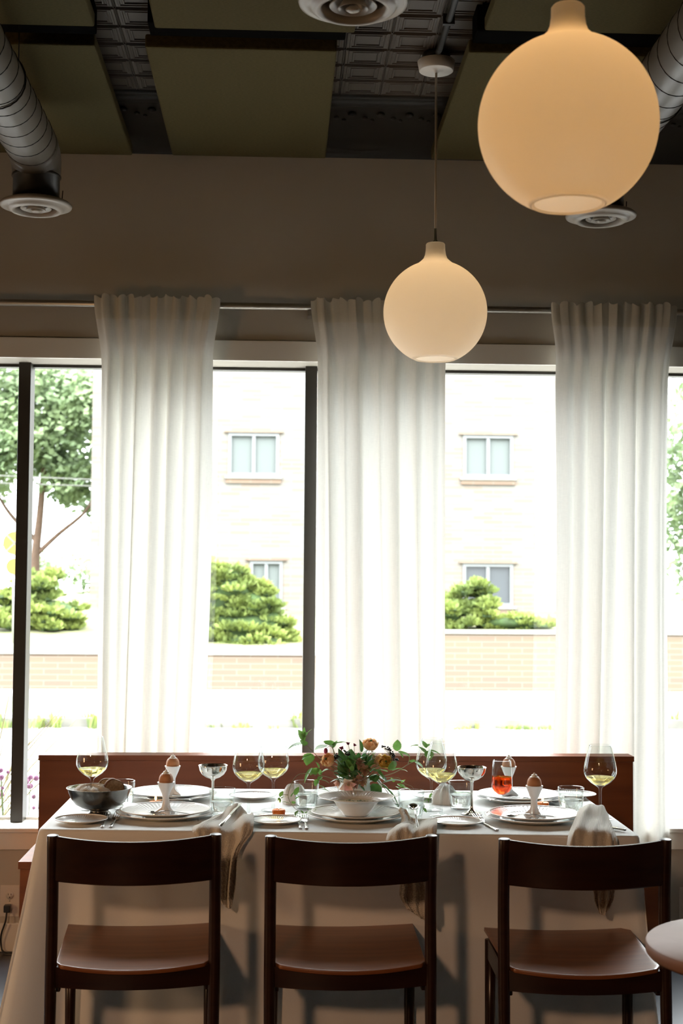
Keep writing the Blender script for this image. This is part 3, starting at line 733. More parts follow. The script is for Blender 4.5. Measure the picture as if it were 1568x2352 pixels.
MB().box(.002, -.012, .088, .022, .008, .108).build('ice_cube', 'ice', t, smooth=False, bevel=.003)
MB().tube(cr([(.024, -.012, .1145), (.010, -.018, .1152), (-.004, -.012, .1148), (-.006, -.002, .1145)], 12), .003, 8, flat=.4).build('citrus_peel', 'yellow', t)

# ------------------------------------------------------------------ egg cups
def egg_cup():
    t = empty('egg_cup', cat='egg cup')
    rnd = random.Random(4)
    pr = [(.001, .002), (.020, .001), (.0265, .002), (.0255, .007), (.018, .013), (.0125, .020), (.0105, .030), (.0095, .042), (.0098, .054), (.0128, .061), (.0205, .079), (.0262, .0945), (.0268, .0955), (.0256, .0962), (.0235, .092), (.020, .080), (.001, .062)]
    def mod(i, r, z, a):
        e = 1 if i <= 4 else (.6 if i == 5 else (.35 if i < 8 else 0))
        tw = z*60
        f = 1+e*(.26*math.cos(4*a+tw)+.10*math.sin(7*a-tw*1.3))+(.10*math.cos(3*a+tw) if 5 <= i <= 8 else 0)
        return r*f, z+(.003*e*math.sin(5*a+1) if 2 <= i <= 5 else 0)
    MB().lathe(pr, 72, mod=mod).build('cup', 'porcelain', t)
    eg = [(.0225*math.sin(p)*(1 if p < PI/2 else .97), .103-.0235*math.cos(p)) for p in [PI*.25+(PI*.78-PI*.25)*i/14 for i in range(15)]]
    eg += [(eg[-1][0]-.0012, eg[-1][1]-.0006), (eg[-1][0]-.002, eg[-1][1]-.006)]
    e = MB().lathe(eg, 48, mod=lambda i, r, z, a: (r, z+(.0006*math.sin(9*a)+.0004*math.sin(17*a) if i >= 14 else 0))).build('eggshell', 'egg', t)
    cs = []
    for i in range(15):
        v = i/14; cs.append((.0135*(1-v)**.75*(1+.08*math.sin(v*14)), .1195+.0145*v+.0008*math.sin(v*15)))
    MB().lathe(cs, 32, mod=lambda i, r, z, a: (r*(1+.08*math.sin(5*a+z*900)), z)).build('cream_swirl', 'cream', t)
    return t
EZ = PZ+.0058
spots(egg_cup(), [((-.343, 4.403, EZ), .4, 'white egg cup with a topped brown egg on the near left plate'),
      ((.779, 4.340, EZ), 1.6, 'white egg cup with a topped brown egg on the near right plate'),
      ((-.352, 4.795, EZ), 2.6, 'white egg cup with a topped brown egg on the far left plate'),
      ((.775, 4.800, EZ), .9, 'egg cup with a topped brown egg on the far right plate, behind the orange drink')], 'egg cups with opened eggs and cream')

# ------------------------------------------------------------------ cutlery
def spoon():
    t = empty('spoon', cat='spoon')     # along +x, bowl at the origin end
    b = MB()
    def bowl(u, v):
        a = 2*PI*u; r = v; x = .0185*r*math.cos(a); y = (.0125-.002*math.cos(a))*r*math.sin(a)
        return (x-.0185, y, .0065*(r*r)-.0035)
    b.grid(bowl, 32, 6); b.build('bowl', 'steel', t, solid=.0010)
    MB().tube(cr([(-.001, 0, .003), (.010, 0, .006), (.03, 0, .008), (.07, 0, .0045), (.115, 0, .001)], 16), [.0028]*4+[.0022]*5+[.0026]*4+[.0034]*4, 8, flat=.45, upref=(0, 0, 1)).build('handle', 'steel', t)
    return t
def place_dir(a, b):
    return math.atan2(b[1]-a[1], b[0]-a[0])
spz = PZ+.0105
sl = []
for p0, p1, lb in (((356, 1866), (440, 1871), 'teaspoon on the near left plate, behind the egg cup foot'),
                   ((1179, 1874), (1264, 1876), 'teaspoon on the near right plate, behind the egg cup foot'),
                   ((354, 1835), (435, 1838), 'teaspoon on the far left plate'),
                   ((1204, 1834), (1135, 1838), 'teaspoon on the far right plate, behind the orange drink')):
    a = on(*p0, spz+.002); b = on(*p1, spz+.002); sl.append(((a.x+.012*(1 if b.x > a.x else -1), a.y, spz+.0008), place_dir(a, b), lb))
sp0 = spoon(); so_ = spots(sp0, sl, 'teaspoons on the egg plates')
def fork():
    t = empty('fork', cat='fork')      # tines toward +y, handle end at origin
    MB().tube([(0, 0, .0035), (0, .002, .0038), (0, .05, .0035), (0, .10, .003), (0, .118, .0045)], [.004, .0052, .0045, .003, .0022], 12, flat=.42, upref=(0, 0, 1)).build('handle', 'steel', t)
    h = MB(); h.grid(lambda u, v: ((u-.5)*(.006+.016*min(1, v*2.2)), .114+.030*v, .0045+.004*v), 8, 6)
    for i in range(4):
        x = (i-1.5)*.0062; h.tube([(x, .142, .0083), (x, .165, .0095), (x*1.02, .185, .0140), (x*1.02, .190, .0158)], [.0014, .0013, .0010, .0005], 6)
    h.build('tines', 'steel', t)
    return t
fk = fork()
fl = [((-.513, 4.222, TZ), R(3), 'fork beside the bread bowl, the left one of the pair near the left table corner'),
      ((-.489, 4.222, TZ), R(0), 'fork beside the bread bowl, the right one of the pair near the left table corner'),
      ((.066, 4.20, TZ), R(2), 'fork left of the near middle plates, the left one of the pair'),
      ((.084, 4.195, TZ), R(1), 'fork left of the near middle plates, the right one of the pair'),
      ((.640, 4.165, TZ), R(9), 'fork at the table edge left of the near right plates, its handle slanting right'),
      ((.861, 4.82, TZ), R(200), 'fork at the far right, behind the small orange candle')]
_fk = spots(fk, fl, 'steel table forks'); _fk[4].scale = (1.1, 1.22, 1.1)

def knife(name, loc, rz, rx, label, cat='knife'):
    t = empty(name, loc, rz, label, cat); t.rotation_euler = (rx, 0, rz)
    MB().tube([(0, 0, .004), (0, .002, .0042), (0, .085, .0042), (0, .09, .0036)], [.005, .0060, .0052, .004], 12, flat=.5, upref=(0, 0, 1)).build('handle', 'steel', t)
    MB().tube([(0, -.0015, .0042), (0, .0002, .0042)], [.0048, .0050], 12, flat=.5, upref=(0, 0, 1)).build('dark_end_cap', 'blackplastic', t)
    MB().box(-.0006, .088, .0005, .0006, .19, .013).xf(Matrix.Rotation(R(70), 4, 'Y') @ Matrix.Translation((-.004, 0, -.006))).build('blade', 'steel', t, smooth=False)
    return t
knife('table_knife', (1.012, 4.155, TZ+.002), R(32), 0, 'steel knife handle at the near right table corner, beside the napkin')
knife('butter_knife', at(505, 1901, 4.165), R(-17), R(12), 'steel handle lying on the near left napkin')
knife('butter_knife', at(372, 1868, 4.62)+Vector((.0, 0, 0)), R(60), 0, 'steel knife between the far left and near left plates')
bpy.data.objects['butter_knife.001'].location = (-.36, 4.588, TZ)

# spoon standing up from the middle napkin
s2 = copy_tree(sp0); s2.location = (.405, 4.262, TZ+.045); s2.rotation_euler = (0, R(16), R(-90)); s2['label'] = 'dark spoon resting on the near middle napkin, in front of the water glass'
s2['group'] = 'table spoons'; s2.scale = (1.15, 1.25, 1.2)

# ------------------------------------------------------------------ bread bowl
bw = empty('bread_bowl', (-.553, 4.468, TZ), 0, 'dark pewter footed bowl holding bread in a napkin, on the left of the table', 'bowl')
MB().lathe([(.001, .002), (.034, .0008), (.0375, .002), (.037, .005), (.030, .010), (.0285, .014), (.032, .017), (.050, .021), (.072, .033), (.086, .050), (.0935, .068), (.0965, .078), (.1005, .082), (.1012, .0835), (.0990, .0838), (.0940, .079), (.091, .068), (.084, .0515), (.070, .035), (.048, .0235), (.001, .021)], 96).build('bowl', 'pewter', bw)
def bread(label, loc, rot, sx):
    t = empty('bread_slice', loc, 0, label, 'bread', 'dark-crusted bread slices'); t.rotation_euler = rot
    out = [(sx*math.cos(a)*(1+.05*math.sin(3*a)), .033*math.sin(a)*(1+.06*math.cos(5*a))) for a in [2*PI*i/40 for i in range(40)]]
    c = MB(); vs = []; fs = []
    for y in (-.0065, .0065): vs += [(x*.97, y, z*.96) for x, z in out]
    c.add(vs, [tuple(range(40)), tuple(reversed(range(40, 80)))]).build('crumb', 'bread', t, smooth=False)
    c = MB()
    def f(u, v):
        i = round(u*40) % 40; x, z = out[i]; s = [.97, 1.0, 1.0, .97][round(v*3)]; return (x*s, [-.0065, -.0075, .0075, .0065][round(v*3)], z*s)
    c.grid(f, 40, 3).build('crust', 'crust', t)
bread('slice of dark-crusted bread at the right of the pewter bowl', (-.510, 4.462, TZ+.078), (R(14), R(38), R(40)), .034)
bread('slice of dark-crusted bread behind the other one in the pewter bowl', (-.526, 4.487, TZ+.077), (R(8), R(18), R(20)), .036)
def fold_blob(u, v, c, sx, sy, sz, seed, amp=.12, z0=0):
    a = 2*PI*u; p = PI*.5*v
    d = 1+amp*math.sin(3*a+seed)+amp*.6*math.sin(7*a+seed*2+v*3)+amp*.4*math.sin(11*a-v*5)
    r = max(0, math.cos(p))**.55
    return (c[0]+sx*r*math.cos(a)*d, c[1]+sy*r*math.sin(a)*d, c[2]+z0+sz*math.sin(p)*(1+.10*math.sin(2*a+seed)+.05*math.sin(9*a)))
tag(MB().grid(lambda u, v: fold_blob(u, v, (-.575, 4.452, TZ+.052), .062, .052, .040, 1.2, .05), 80, 24).build('bread_napkin', 'waffle'), 'pale waffle napkin tucked around the bread in the pewter bowl', 'napkin')
tag(MB().grid(lambda u, v: fold_blob(u, v, (.052, 4.700, TZ), .040, .036, .056, 2.0, .07), 80, 24).build('napkin', 'napkinwhite'), 'white rolled napkin at the far side, behind the water glass left of the vase', 'napkin', 'crumpled white napkins at the far side')
tag(MB().grid(lambda u, v: fold_blob(u, v, (.548, 4.70, TZ), .042, .036, .058, 4.0, .10), 80, 24).build('napkin', 'napkinwhite'), 'white crumpled napkin at the far side, behind the overlapping wine glasses', 'napkin', 'crumpled white napkins at the far side')

# ------------------------------------------------------------------ candles
def candle():
    t = empty('tealight_candle', cat='candle')
    MB().lathe([(.001, 0), (.0185, 0), (.0200, .003), (.0205, .017), (.0190, .0195), (.0165, .018), (.001, .0165)], 40).build('wax', 'wax', t)
    MB().tube([(0, 0, .016), (.0005, 0, .023)], .0007, 6).build('wick', 'blackplastic', t)
    MB().lathe([(.0005, .0215), (.0028, .024), (.0036, .029), (.0028, .036), (.0012, .043), (.0002, .048)], 16).build('flame', 'flame', t)
    return t
cl_ = spots(candle(), [((.002, 4.425, TZ+.0035), 0, 'lit orange tealight on the oval metal tray, left of the middle setting'),
      ((.848, 4.575, TZ+.0035), 0, 'lit orange tealight on the dark tray, behind the near right egg cup'),
      ((-.391, 4.607, TZ+.0005), 0, 'lit tealight mostly hidden between the two left dinner plates')], 'lit orange tealight candles')
def tray(loc, label, sx=1.75):
    t = MB().lathe([(.001, 0), (.030, 0), (.036, .0015), (.040, .0035), (.0405, .0042), (.0395, .0045), (.035, .0028), (.029, .0022), (.001, .0022)], 64, mod=lambda i, r, z, a: (r, z))
    t.v = [(x*sx, y, z) for x, y, z in t.v]
    o = t.build('candle_tray', 'silver'); o.location = loc; tag(o, label, 'tray', 'small oval metal trays under candles')
tray((.012, 4.435, TZ+.0005), 'small oval metal tray under the orange candle left of the middle setting')
tray((.868, 4.58, TZ+.0005), 'small oval metal tray under the candle behind the near right egg cup', 1.5)

# ------------------------------------------------------------------ draped napkins
def nap(rows, label, name='draped_napkin', seed=0, wy=.006):
    R_ = [[at(px, py, y) for px, py in r] for y, r in rows]
    rnd = random.Random(seed); p1 = rnd.uniform(0, 6)
    def wob(u, v): return Vector((0, wy*math.sin(u*19+p1+v*3)+wy*.5*math.sin(u*37+v*5), .0015*math.sin(u*23+v*11)))
    o = sheet(R_, 90, 90, wob).build(name, 'waffle', solid=.0022)
    tag(o, label, 'napkin', 'waffle napkins hanging over the near table edge'); return o
nap([(4.360, [(500, 1876), (512, 1866), (528, 1852), (545, 1846), (555, 1858), (556, 1876)]),
     (4.330, [(488, 1878), (508, 1872), (524, 1858), (543, 1850), (562, 1862), (568, 1876)]),
     (4.270, [(468, 1893), (488, 1880), (510, 1882), (540, 1882), (560, 1872), (580, 1868)]),
     (4.205, [(447, 1897), (470, 1888), (500, 1890), (530, 1896), (562, 1874), (583, 1882)]),
     (4.150, [(441, 1908), (468, 1902), (500, 1904), (532, 1912), (565, 1890), (582, 1896)]),
     (4.138, [(452, 1925), (474, 1932), (500, 1938), (532, 1946), (560, 1920), (578, 1914)]),
     (4.134, [(480, 1965), (492, 1972), (506, 1980), (526, 1972), (544, 1948), (558, 1940)]),
     (4.138, [(482, 2000), (494, 2008), (508, 2022), (522, 2020), (534, 1996), (544, 1972)]),
     (4.142, [(484, 2032), (496, 2044), (508, 2058), (520, 2062), (532, 2044), (541, 2020)]),
     (4.146, [(498, 2062), (506, 2070), (514, 2078), (523, 2086), (530, 2084), (536, 2062)])], 'pale waffle napkin over the table edge, between the left and middle chairs', seed=1)
nap([(4.330, [(925, 1872), (916, 1860), (922, 1856), (932, 1860), (938, 1874), (940, 1884)]),
     (4.285, [(922, 1886), (924, 1876), (934, 1876), (946, 1892), (962, 1888), (975, 1880)]),
     (4.235, [(918, 1894), (928, 1888), (944, 1896), (962, 1892), (984, 1882), (1000, 1880)]),
     (4.160, [(896, 1908), (914, 1896), (936, 1892), (952, 1902), (978, 1890), (1004, 1884)]),
     (4.100, [(888, 1924), (908, 1908), (934, 1902), (950, 1912), (980, 1900), (1004, 1896)]),
     (4.080, [(888, 1945), (908, 1938), (932, 1936), (950, 1940), (980, 1930), (1002, 1922)]),
     (4.078, [(900, 1985), (916, 1982), (936, 1982), (955, 1984), (980, 1976), (998, 1968)]),
     (4.080, [(918, 2030), (930, 2034), (945, 2038), (962, 2040), (982, 2034), (998, 2022)]),
     (4.083, [(918, 2056), (930, 2066), (946, 2080), (962, 2090), (984, 2094), (1000, 2085)]),
     (4.086, [(934, 2086), (946, 2094), (958, 2102), (972, 2112), (988, 2124), (1000, 2118)])], 'pale waffle napkin over the table edge, behind the middle chair', seed=2)
nap([(4.340, [(1330, 1862), (1340, 1851), (1362, 1848), (1384, 1851), (1394, 1868), (1397, 1884)]),
     (4.290, [(1325, 1874), (1342, 1858), (1362, 1858), (1384, 1866), (1396, 1880), (1400, 1890)]),
     (4.220, [(1320, 1886), (1338, 1868), (1362, 1878), (1386, 1880), (1402, 1894), (1408, 1904)]),
     (4.130, [(1310, 1908), (1332, 1888), (1360, 1894), (1384, 1896), (1404, 1906), (1414, 1918)]),
     (4.068, [(1304, 1930), (1326, 1908), (1358, 1912), (1384, 1912), (1406, 1920), (1418, 1932)]),
     (4.048, [(1304, 1960), (1328, 1952), (1358, 1952), (1384, 1954), (1406, 1956), (1418, 1962)]),
     (4.046, [(1334, 2005), (1346, 2004), (1364, 2006), (1384, 2006), (1402, 2004), (1414, 2000)]),
     (4.048, [(1360, 2044), (1366, 2048), (1376, 2050), (1388, 2050), (1400, 2048), (1410, 2042)]),
     (4.052, [(1364, 2066), (1369, 2074), (1377, 2080), (1386, 2082), (1396, 2078), (1406, 2066)]),
     (4.055, [(1372, 2088), (1376, 2094), (1380, 2099), (1385, 2102), (1390, 2098), (1396, 2088)])], 'pale waffle napkin over the table edge, behind the right chair', seed=3)

# ------------------------------------------------------------------ vase and flowers
VX, VY = .247, 4.610
vs_ = empty('vase', (VX, VY, TZ), 0, 'white ceramic jug with a handle holding the flowers', 'vase')
MB().lathe([(.001, .002), (.036, .001), (.042, .006), (.055, .030), (.0575, .048), (.052, .066), (.047, .078), (.0500, .088), (.0545, .095), (.053, .0965), (.047, .088), (.044, .078), (.049, .066), (.052, .048), (.001, .01)], 72,
           mod=lambda i, r, z, a: (r*(1+(.10*max(0, math.cos(a-PI))**6 if z > .08 else 0)), z+(.006*max(0, math.cos(a-PI))**6 if z > .08 else 0))).build('body', 'porcelain', vs_)
MB().tube(cr([(.049, 0, .086), (.068, 0, .090), (.082, 0, .074), (.078, 0, .050), (.056, 0, .034)], 20), .0055, 12, flat=.7).build('handle', 'porcelain', vs_)

def leaf(mb, base, tip, w, serr=0.0, fold=.25, droop=.12, face=None):
    base, tip = Vector(base), Vector(tip); ax = tip-base; L = ax.length
    if L < 1e-5: return
    ax.normalize(); toward = Vector(face) if face else (CAMP-base).normalized()*1.1+Vector((random.uniform(-.5, .5), random.uniform(-.3, .3), random.uniform(.0, .7)))
    nrm = (toward-ax*toward.dot(ax)).normalized(); side = ax.cross(nrm); n = 14; vs = []; fs = []
    for i in range(n+1):
        t = i/n; hw = w*.5*math.sin(PI*min(1, t**.72*.985+.012))**.85*(1+serr*(1 if i % 2 else -1)*(1-abs(t-.5)))
        c = base+ax*L*t - nrm*droop*L*math.sin(PI*t*.9)*-1 - Vector((0, 0, droop*L*t*t*.6))
        for s in (-1, -.5, 0, .5, 1): vs.append(c+side*hw*s-nrm*(fold*hw*(1-abs(s)))+nrm*.0)
    for i in range(n):
        for j in range(4): a = i*5+j; fs.append((a, a+1, a+6, a+5))
    mb.add(vs, fs)
PX = 1/711.0
def sprig(name, stems, leaves, label, cat='leafy stem', group=None, lm='leaf', y0=VY, rad=.0012, extra=None):
    """stems: lists of (px,py,dy) polylines; leaves: (bx,by,tx,ty,w_px,dy,serr)"""
    b = at(stems[0][0][0], stems[0][0][1], y0+stems[0][0][2])
    t = empty(name, b, 0, label, cat, group)
    mb = MB()
    for st in stems: mb.tube([p-b for p in cr([at(x, y, y0+d) for x, y, d in st], 20)], [rad*(1.3-.7*i/20) for i in range(21)], 6)
    mb.build('stem', 'stem', t)
    lf = MB()
    for L in leaves:
        bx, by, tx, ty, w, d = L[:6]; se = L[6] if len(L) > 6 else 0; d2 = L[7] if len(L) > 7 else d-.012
        A = at(bx, by, y0+d)-b; Bq = at(tx, ty, y0+d2)-b
        leaf(lf, A, Bq, w*PX*1.2, se, face=None)
    if leaves: lf.build('leaves', lm, t)
    return t, b
MO = (818, 1792, -.005)
sprig('leafy_branch', [[(805, 1800, 0), (770, 1768, -.02), (735, 1742, -.03), (714, 1722, -.03), (697, 1702, -.03)]],
      [(699, 1706, 660, 1721, 24, -.03, .12), (697, 1702, 684, 1674, 16, -.03, .1), (696, 1700, 699, 1668, 8, -.03), (697, 1698, 718, 1673, 11, -.03), (697, 1700, 697, 1713, 18, -.04, .1), (693, 1692, 706, 1682, 14, -.02, .1),
       (713, 1730, 704, 1757, 24, -.035, .12), (716, 1731, 693, 1745, 16, -.035, .12)], 'leafy branch reaching highest left from the vase, toward the mullion', lm='leaf')
sprig('leafy_branch', [[(806, 1800, 0), (780, 1762, .0), (770, 1735, -.01), (763, 1716, -.01), (757, 1708, -.01)]],
      [(752, 1712, 722, 1722, 30, -.02, .1), (754, 1710, 760, 1700, 24, -.01, .05), (764, 1714, 745, 1708, 20, -.01, .1), (760, 1712, 790, 1705, 12, 0), (768, 1708, 803, 1706, 9, 0), (765, 1718, 775, 1700, 14, 0)],
      'leafy branch with broad serrated leaves above the left peach flower', lm='leaf')
sprig('leafy_branch', [[(800, 1800, 0), (778, 1792, -.03), (765, 1772, -.05), (750, 1768, -.06), (735, 1778, -.06), (730, 1798, -.06)]],
      [(735, 1776, 756, 1766, 16, -.06), (735, 1780, 728, 1762, 12, -.06), (722, 1764, 713, 1780, 16, -.05), (716, 1763, 700, 1797, 10, -.05), (725, 1763, 724, 1780, 17, -.06), (733, 1764, 723, 1748, 8, -.06),
       (735, 1790, 756, 1799, 10, -.06), (731, 1803, 750, 1815, 11, -.06), (728, 1790, 723, 1805, 10, -.06), (738, 1783, 730, 1793, 10, -.06), (730, 1812, 757, 1818, 8, -.06, .2)],
      'branch of narrow green leaves hanging left of the vase, above the water glass', lm='leaf')
sprig('vine_tendril', [[(790, 1796, 0), (745, 1783, -.05), (710, 1777, -.09), (685, 1779, -.12), (670, 1798, -.14), (662, 1822, -.16), (664, 1838, -.17), (675, 1855, -.18), (690, 1866, -.2)],
      [(662, 1826, -.16), (650, 1826, -.16), (642, 1832, -.17), (645, 1838, -.17)]],
      [(676, 1826, 686, 1806, 9, -.17), (668, 1830, 680, 1816, 8, -.17), (678, 1836, 692, 1828, 7, -.17), (666, 1846, 645, 1842, 7, -.17), (645, 1834, 657, 1829, 6, -.17), (642, 1830, 650, 1816, 7, -.17), (641, 1832, 640, 1846, 7, -.17), (672, 1846, 676, 1840, 8, -.17),
       (684, 1862, 676, 1878, 8, -.2), (690, 1868, 678, 1872, 8, -.2), (694, 1868, 690, 1860, 8, -.2), (700, 1868, 712, 1864, 5, -.2), (706, 1858, 718, 1862, 6, -.2), (720, 1866, 727, 1858, 5, -.2), (700, 1872, 688, 1880, 9, -.2), (682, 1870, 672, 1880, 8, -.2)],
      'thin curling vine arching down left from the vase to the candle tray', lm='leaf', rad=.0009)
sprig('leafy_branch', [[(826, 1796, 0), (868, 1785, -.03), (905, 1775, -.05), (935, 1757, -.06), (955, 1746, -.06), (977, 1730, -.07)], [(937, 1756, -.06), (940, 1742, -.06), (936, 1731, -.06), (925, 1726, -.05)]],
      [(977, 1729, 958, 1713, 22, -.07, .12), (960, 1712, 942, 1714, 12, -.07, .12), (978, 1718, 967, 1699, 15, -.06, .12), (978, 1716, 986, 1708, 12, -.05, .1), (984, 1722, 1013, 1734, 18, -.08, .12), (984, 1724, 986, 1746, 18, -.08, .12),
       (950, 1748, 972, 1765, 20, -.07, .1), (912, 1725, 913, 1697, 17, -.05, .1), (914, 1726, 942, 1738, 24, -.06, .08), (915, 1728, 925, 1740, 9, -.05, .1), (903, 1768, 902, 1746, 26, -.07, .1), (890, 1772, 868, 1768, 16, -.05, .1), (900, 1770, 926, 1764, 14, -.06, .1), (948, 1750, 943, 1745, 12, -.06, .1), (920, 1768, 936, 1772, 6, -.06)],
      'long serrated-leaf branch reaching right from the vase over the wine glasses', lm='leaf')
sprig('leafy_branch', [[(830, 1798, 0), (858, 1790, -.04), (872, 1797, -.07), (890, 1820, -.10), (905, 1842, -.12)]],
      [(874, 1800, 914, 1852, 13, -.09, .06), (874, 1798, 894, 1816, 6, -.08), (876, 1798, 930, 1794, 17, -.09), (860, 1780, 862, 1796, 20, -.05, .1), (872, 1782, 888, 1796, 16, -.06, .1), (858, 1788, 868, 1776, 14, -.05, .1), (908, 1846, 914, 1854, 12, -.12)],
      'drooping long-leaf stem at the right side of the vase, touching the water glass', lm='leafdark')
sprig('vine_tendril', [[(835, 1796, .02), (880, 1788, 0), (912, 1786, -.03), (930, 1800, -.04), (945, 1806, -.05), (952, 1818, -.05)]],
      [(903, 1796, 898, 1786, 10, -.03), (912, 1800, 928, 1810, 9, -.04), (915, 1808, 945, 1815, 8, -.04), (908, 1806, 920, 1815, 8, -.04), (918, 1802, 930, 1806, 7, -.04), (922, 1798, 931, 1790, 9, -.04)],
      'light green tendril curling right of the vase', lm='leaflight', rad=.0008)
sprig('leafy_sprig', [[(985, 1836, .12), (990, 1826, .12), (993, 1815, .12)]],
      [(988, 1832, 974, 1844, 5, .12), (990, 1828, 983, 1850, 6, .12), (992, 1822, 985, 1832, 5, .12), (992, 1826, 996, 1838, 5, .12), (985, 1838, 970, 1842, 5, .12)], 'tiny light green sprig on the table behind the overlapping wine glasses', lm='leaflight')
sprig('leafy_sprig', [[(970, 1862, -.10), (974, 1852, -.10), (972, 1846, -.1)]],
      [(972, 1856, 979, 1866, 6, -.1), (970, 1860, 966, 1864, 6, -.1), (973, 1850, 970, 1858, 5, -.1)], 'tiny dark sprig just right of the near middle water glass', lm='leaf')
# body of foliage
rnd = random.Random(12)
lv = []
for i in range(76):
    x = rnd.uniform(762, 874); yy = rnd.uniform(1725, 1790); a = rnd.uniform(-1, 1)
    lv.append((818+(x-818)*.55, 1796+(yy-1796)*.55, x, yy, rnd.uniform(12, 22), rnd.uniform(-.05, .05), rnd.choice([0, .08])))
lv += [(790, 1788, 780, 1740, 24, -.03), (788, 1762, 776, 1716, 18, -.03), (802, 1750, 806, 1718, 26, -.01), (830, 1728, 824, 1696, 10, -.02), (828, 1738, 850, 1720, 14, -.02), (838, 1742, 848, 1716, 10, -.02), (800, 1790, 764, 1770, 26, -.04, .08), (795, 1790, 757, 1796, 10, -.06),
       (862, 1800, 858, 1838, 30, .02), (855, 1800, 870, 1836, 26, -.01), (846, 1736, 826, 1742, 14, -.04), (815, 1745, 811, 1730, 14, -.05), (822, 1800, 838, 1820, 9, -.075)]
sprig('leafy_bunch', [[(815, 1806, 0), (800, 1770, -.02), (785, 1735, -.02)], [(818, 1806, 0), (828, 1760, 0), (826, 1715, -.01)], [(814, 1806, 0), (790, 1775, -.03), (772, 1752, -.04)], [(820, 1806, 0), (845, 1765, 0), (858, 1725, 0)]], lv,
      'dense bunch of dark green leaves filling the middle of the bouquet', lm='leafdark')
sprig('leafy_bunch', [[(817, 1806, -.01), (808, 1770, -.04), (796, 1748, -.05)], [(822, 1806, -.01), (850, 1770, -.04), (872, 1758, -.05)]],
      [(808, 1772, 796, 1744, 20, -.06, .08), (812, 1768, 822, 1738, 18, -.05), (850, 1772, 836, 1752, 18, -.05, .08), (855, 1768, 878, 1776, 15, -.05, .08), (846, 1764, 860, 1742, 14, -.04), (800, 1782, 778, 1784, 18, -.06, .08), (796, 1744, 802, 1762, 16, -.06, .1), (782, 1752, 800, 1744, 16, -.05), (864, 1752, 846, 1762, 12, -.05), (868, 1772, 880, 1790, 14, -.06, .1)],
      'mid green leaves in the front of the bouquet, around the mauve blossom', lm='leaf')

def petal_rings(t, b, center, axis, rings, material, name='petals'):
    """rings: (count, R, opening angle, width) ; petals curl round the axis"""
    ax = Vector(axis).normalized(); q = Vector((0, 0, 1)).rotation_difference(ax); mb = MB(); rn = random.Random(hash((round(center.x, 3), round(center.z, 3))) & 0xffff)
    for k, (cnt, Rr, ph, wd) in enumerate(rings):
        for j in range(cnt):
            a0 = 2*PI*j/cnt+k*.9+rn.uniform(-.2, .2); pm = R(ph)*rn.uniform(.92, 1.06); rj = Rr*rn.uniform(.93, 1.05)
            def fn(u, v, a0=a0, pm=pm, rj=rj):
                uu = 2*u-1; p = .18+(pm-.18)*v; w = wd*math.sin(PI*min(1, .18+v*.72))
                a = a0+uu*w; rr = rj*(1+.05*math.sin(uu*6+k)*v-.06*uu*uu*v)
                lip = .10*rj*max(0, v-.85)/.15
                pt = Vector(((rr*math.sin(p)+lip)*math.cos(a), (rr*math.sin(p)+lip)*math.sin(a), -rr*math.cos(p)*.92))
                return center-b+q @ pt
            mb.grid(fn, 6, 7)
    return mb.build(name, material, t)
def ranunculus(px, py, dy, R_px, axis, label, material, stem, inner=None):
    t, b = sprig('ranunculus', [stem], [], label, 'flower', 'ranunculus flowers in the vase'); c = at(px, py, VY+dy); r = R_px*PX
    petal_rings(t, b, c, axis, [(6, r, 100, .62), (6, r*.97, 112, .6), (6, r*.88, 122, .6), (5, r*.80, 132, .6)], material, 'outer_petals')
    petal_rings(t, b, c, axis, [(5, r*.70, 140, .65), (5, r*.60, 146, .65), (5, r*.50, 150, .7), (4, r*.40, 155, .75), (4, r*.3, 158, .8), (3, r*.2, 160, .9)], inner or material, 'inner_petals')
    MB().ball(c-b+Vector(axis).normalized()*r*.45, r*.16, 10, 6).build('eye', 'leafdark', t)
ranunculus(851, 1708, -.03, 17, (.1, -.35, 1), 'peach ranunculus, the topmost flower of the bouquet', 'peach', [(822, 1800, 0), (838, 1765, -.01), (844, 1738, -.02), (850, 1718, -.03)])
ranunculus(752, 1746, -.06, 16, (-.6, -.6, .5), 'peach ranunculus at the left of the bouquet', 'peach', [(808, 1800, 0), (785, 1775, -.03), (762, 1758, -.05)])
ranunculus(884, 1749, -.06, 15, (.25, -1, .15), 'golden yellow ranunculus at the right of the bouquet', 'yellow', [(826, 1800, 0), (850, 1775, -.03), (872, 1756, -.05)])
t, b = sprig('ranunculus', [[(824, 1800, 0), (848, 1770, 0), (868, 1750, -.02)]], [], 'cream ranunculus half hidden behind the golden yellow one', 'flower', 'ranunculus flowers in the vase')
petal_rings(t, b, at(871, 1746, VY-.035), (-.5, -.6, .4), [(6, 15*PX, 95, .62), (6, 14*PX, 110, .6), (5, 12*PX, 125, .6), (5, 10*PX, 138, .6), (5, 8*PX, 150, .7)], 'creampetal', 'petals')
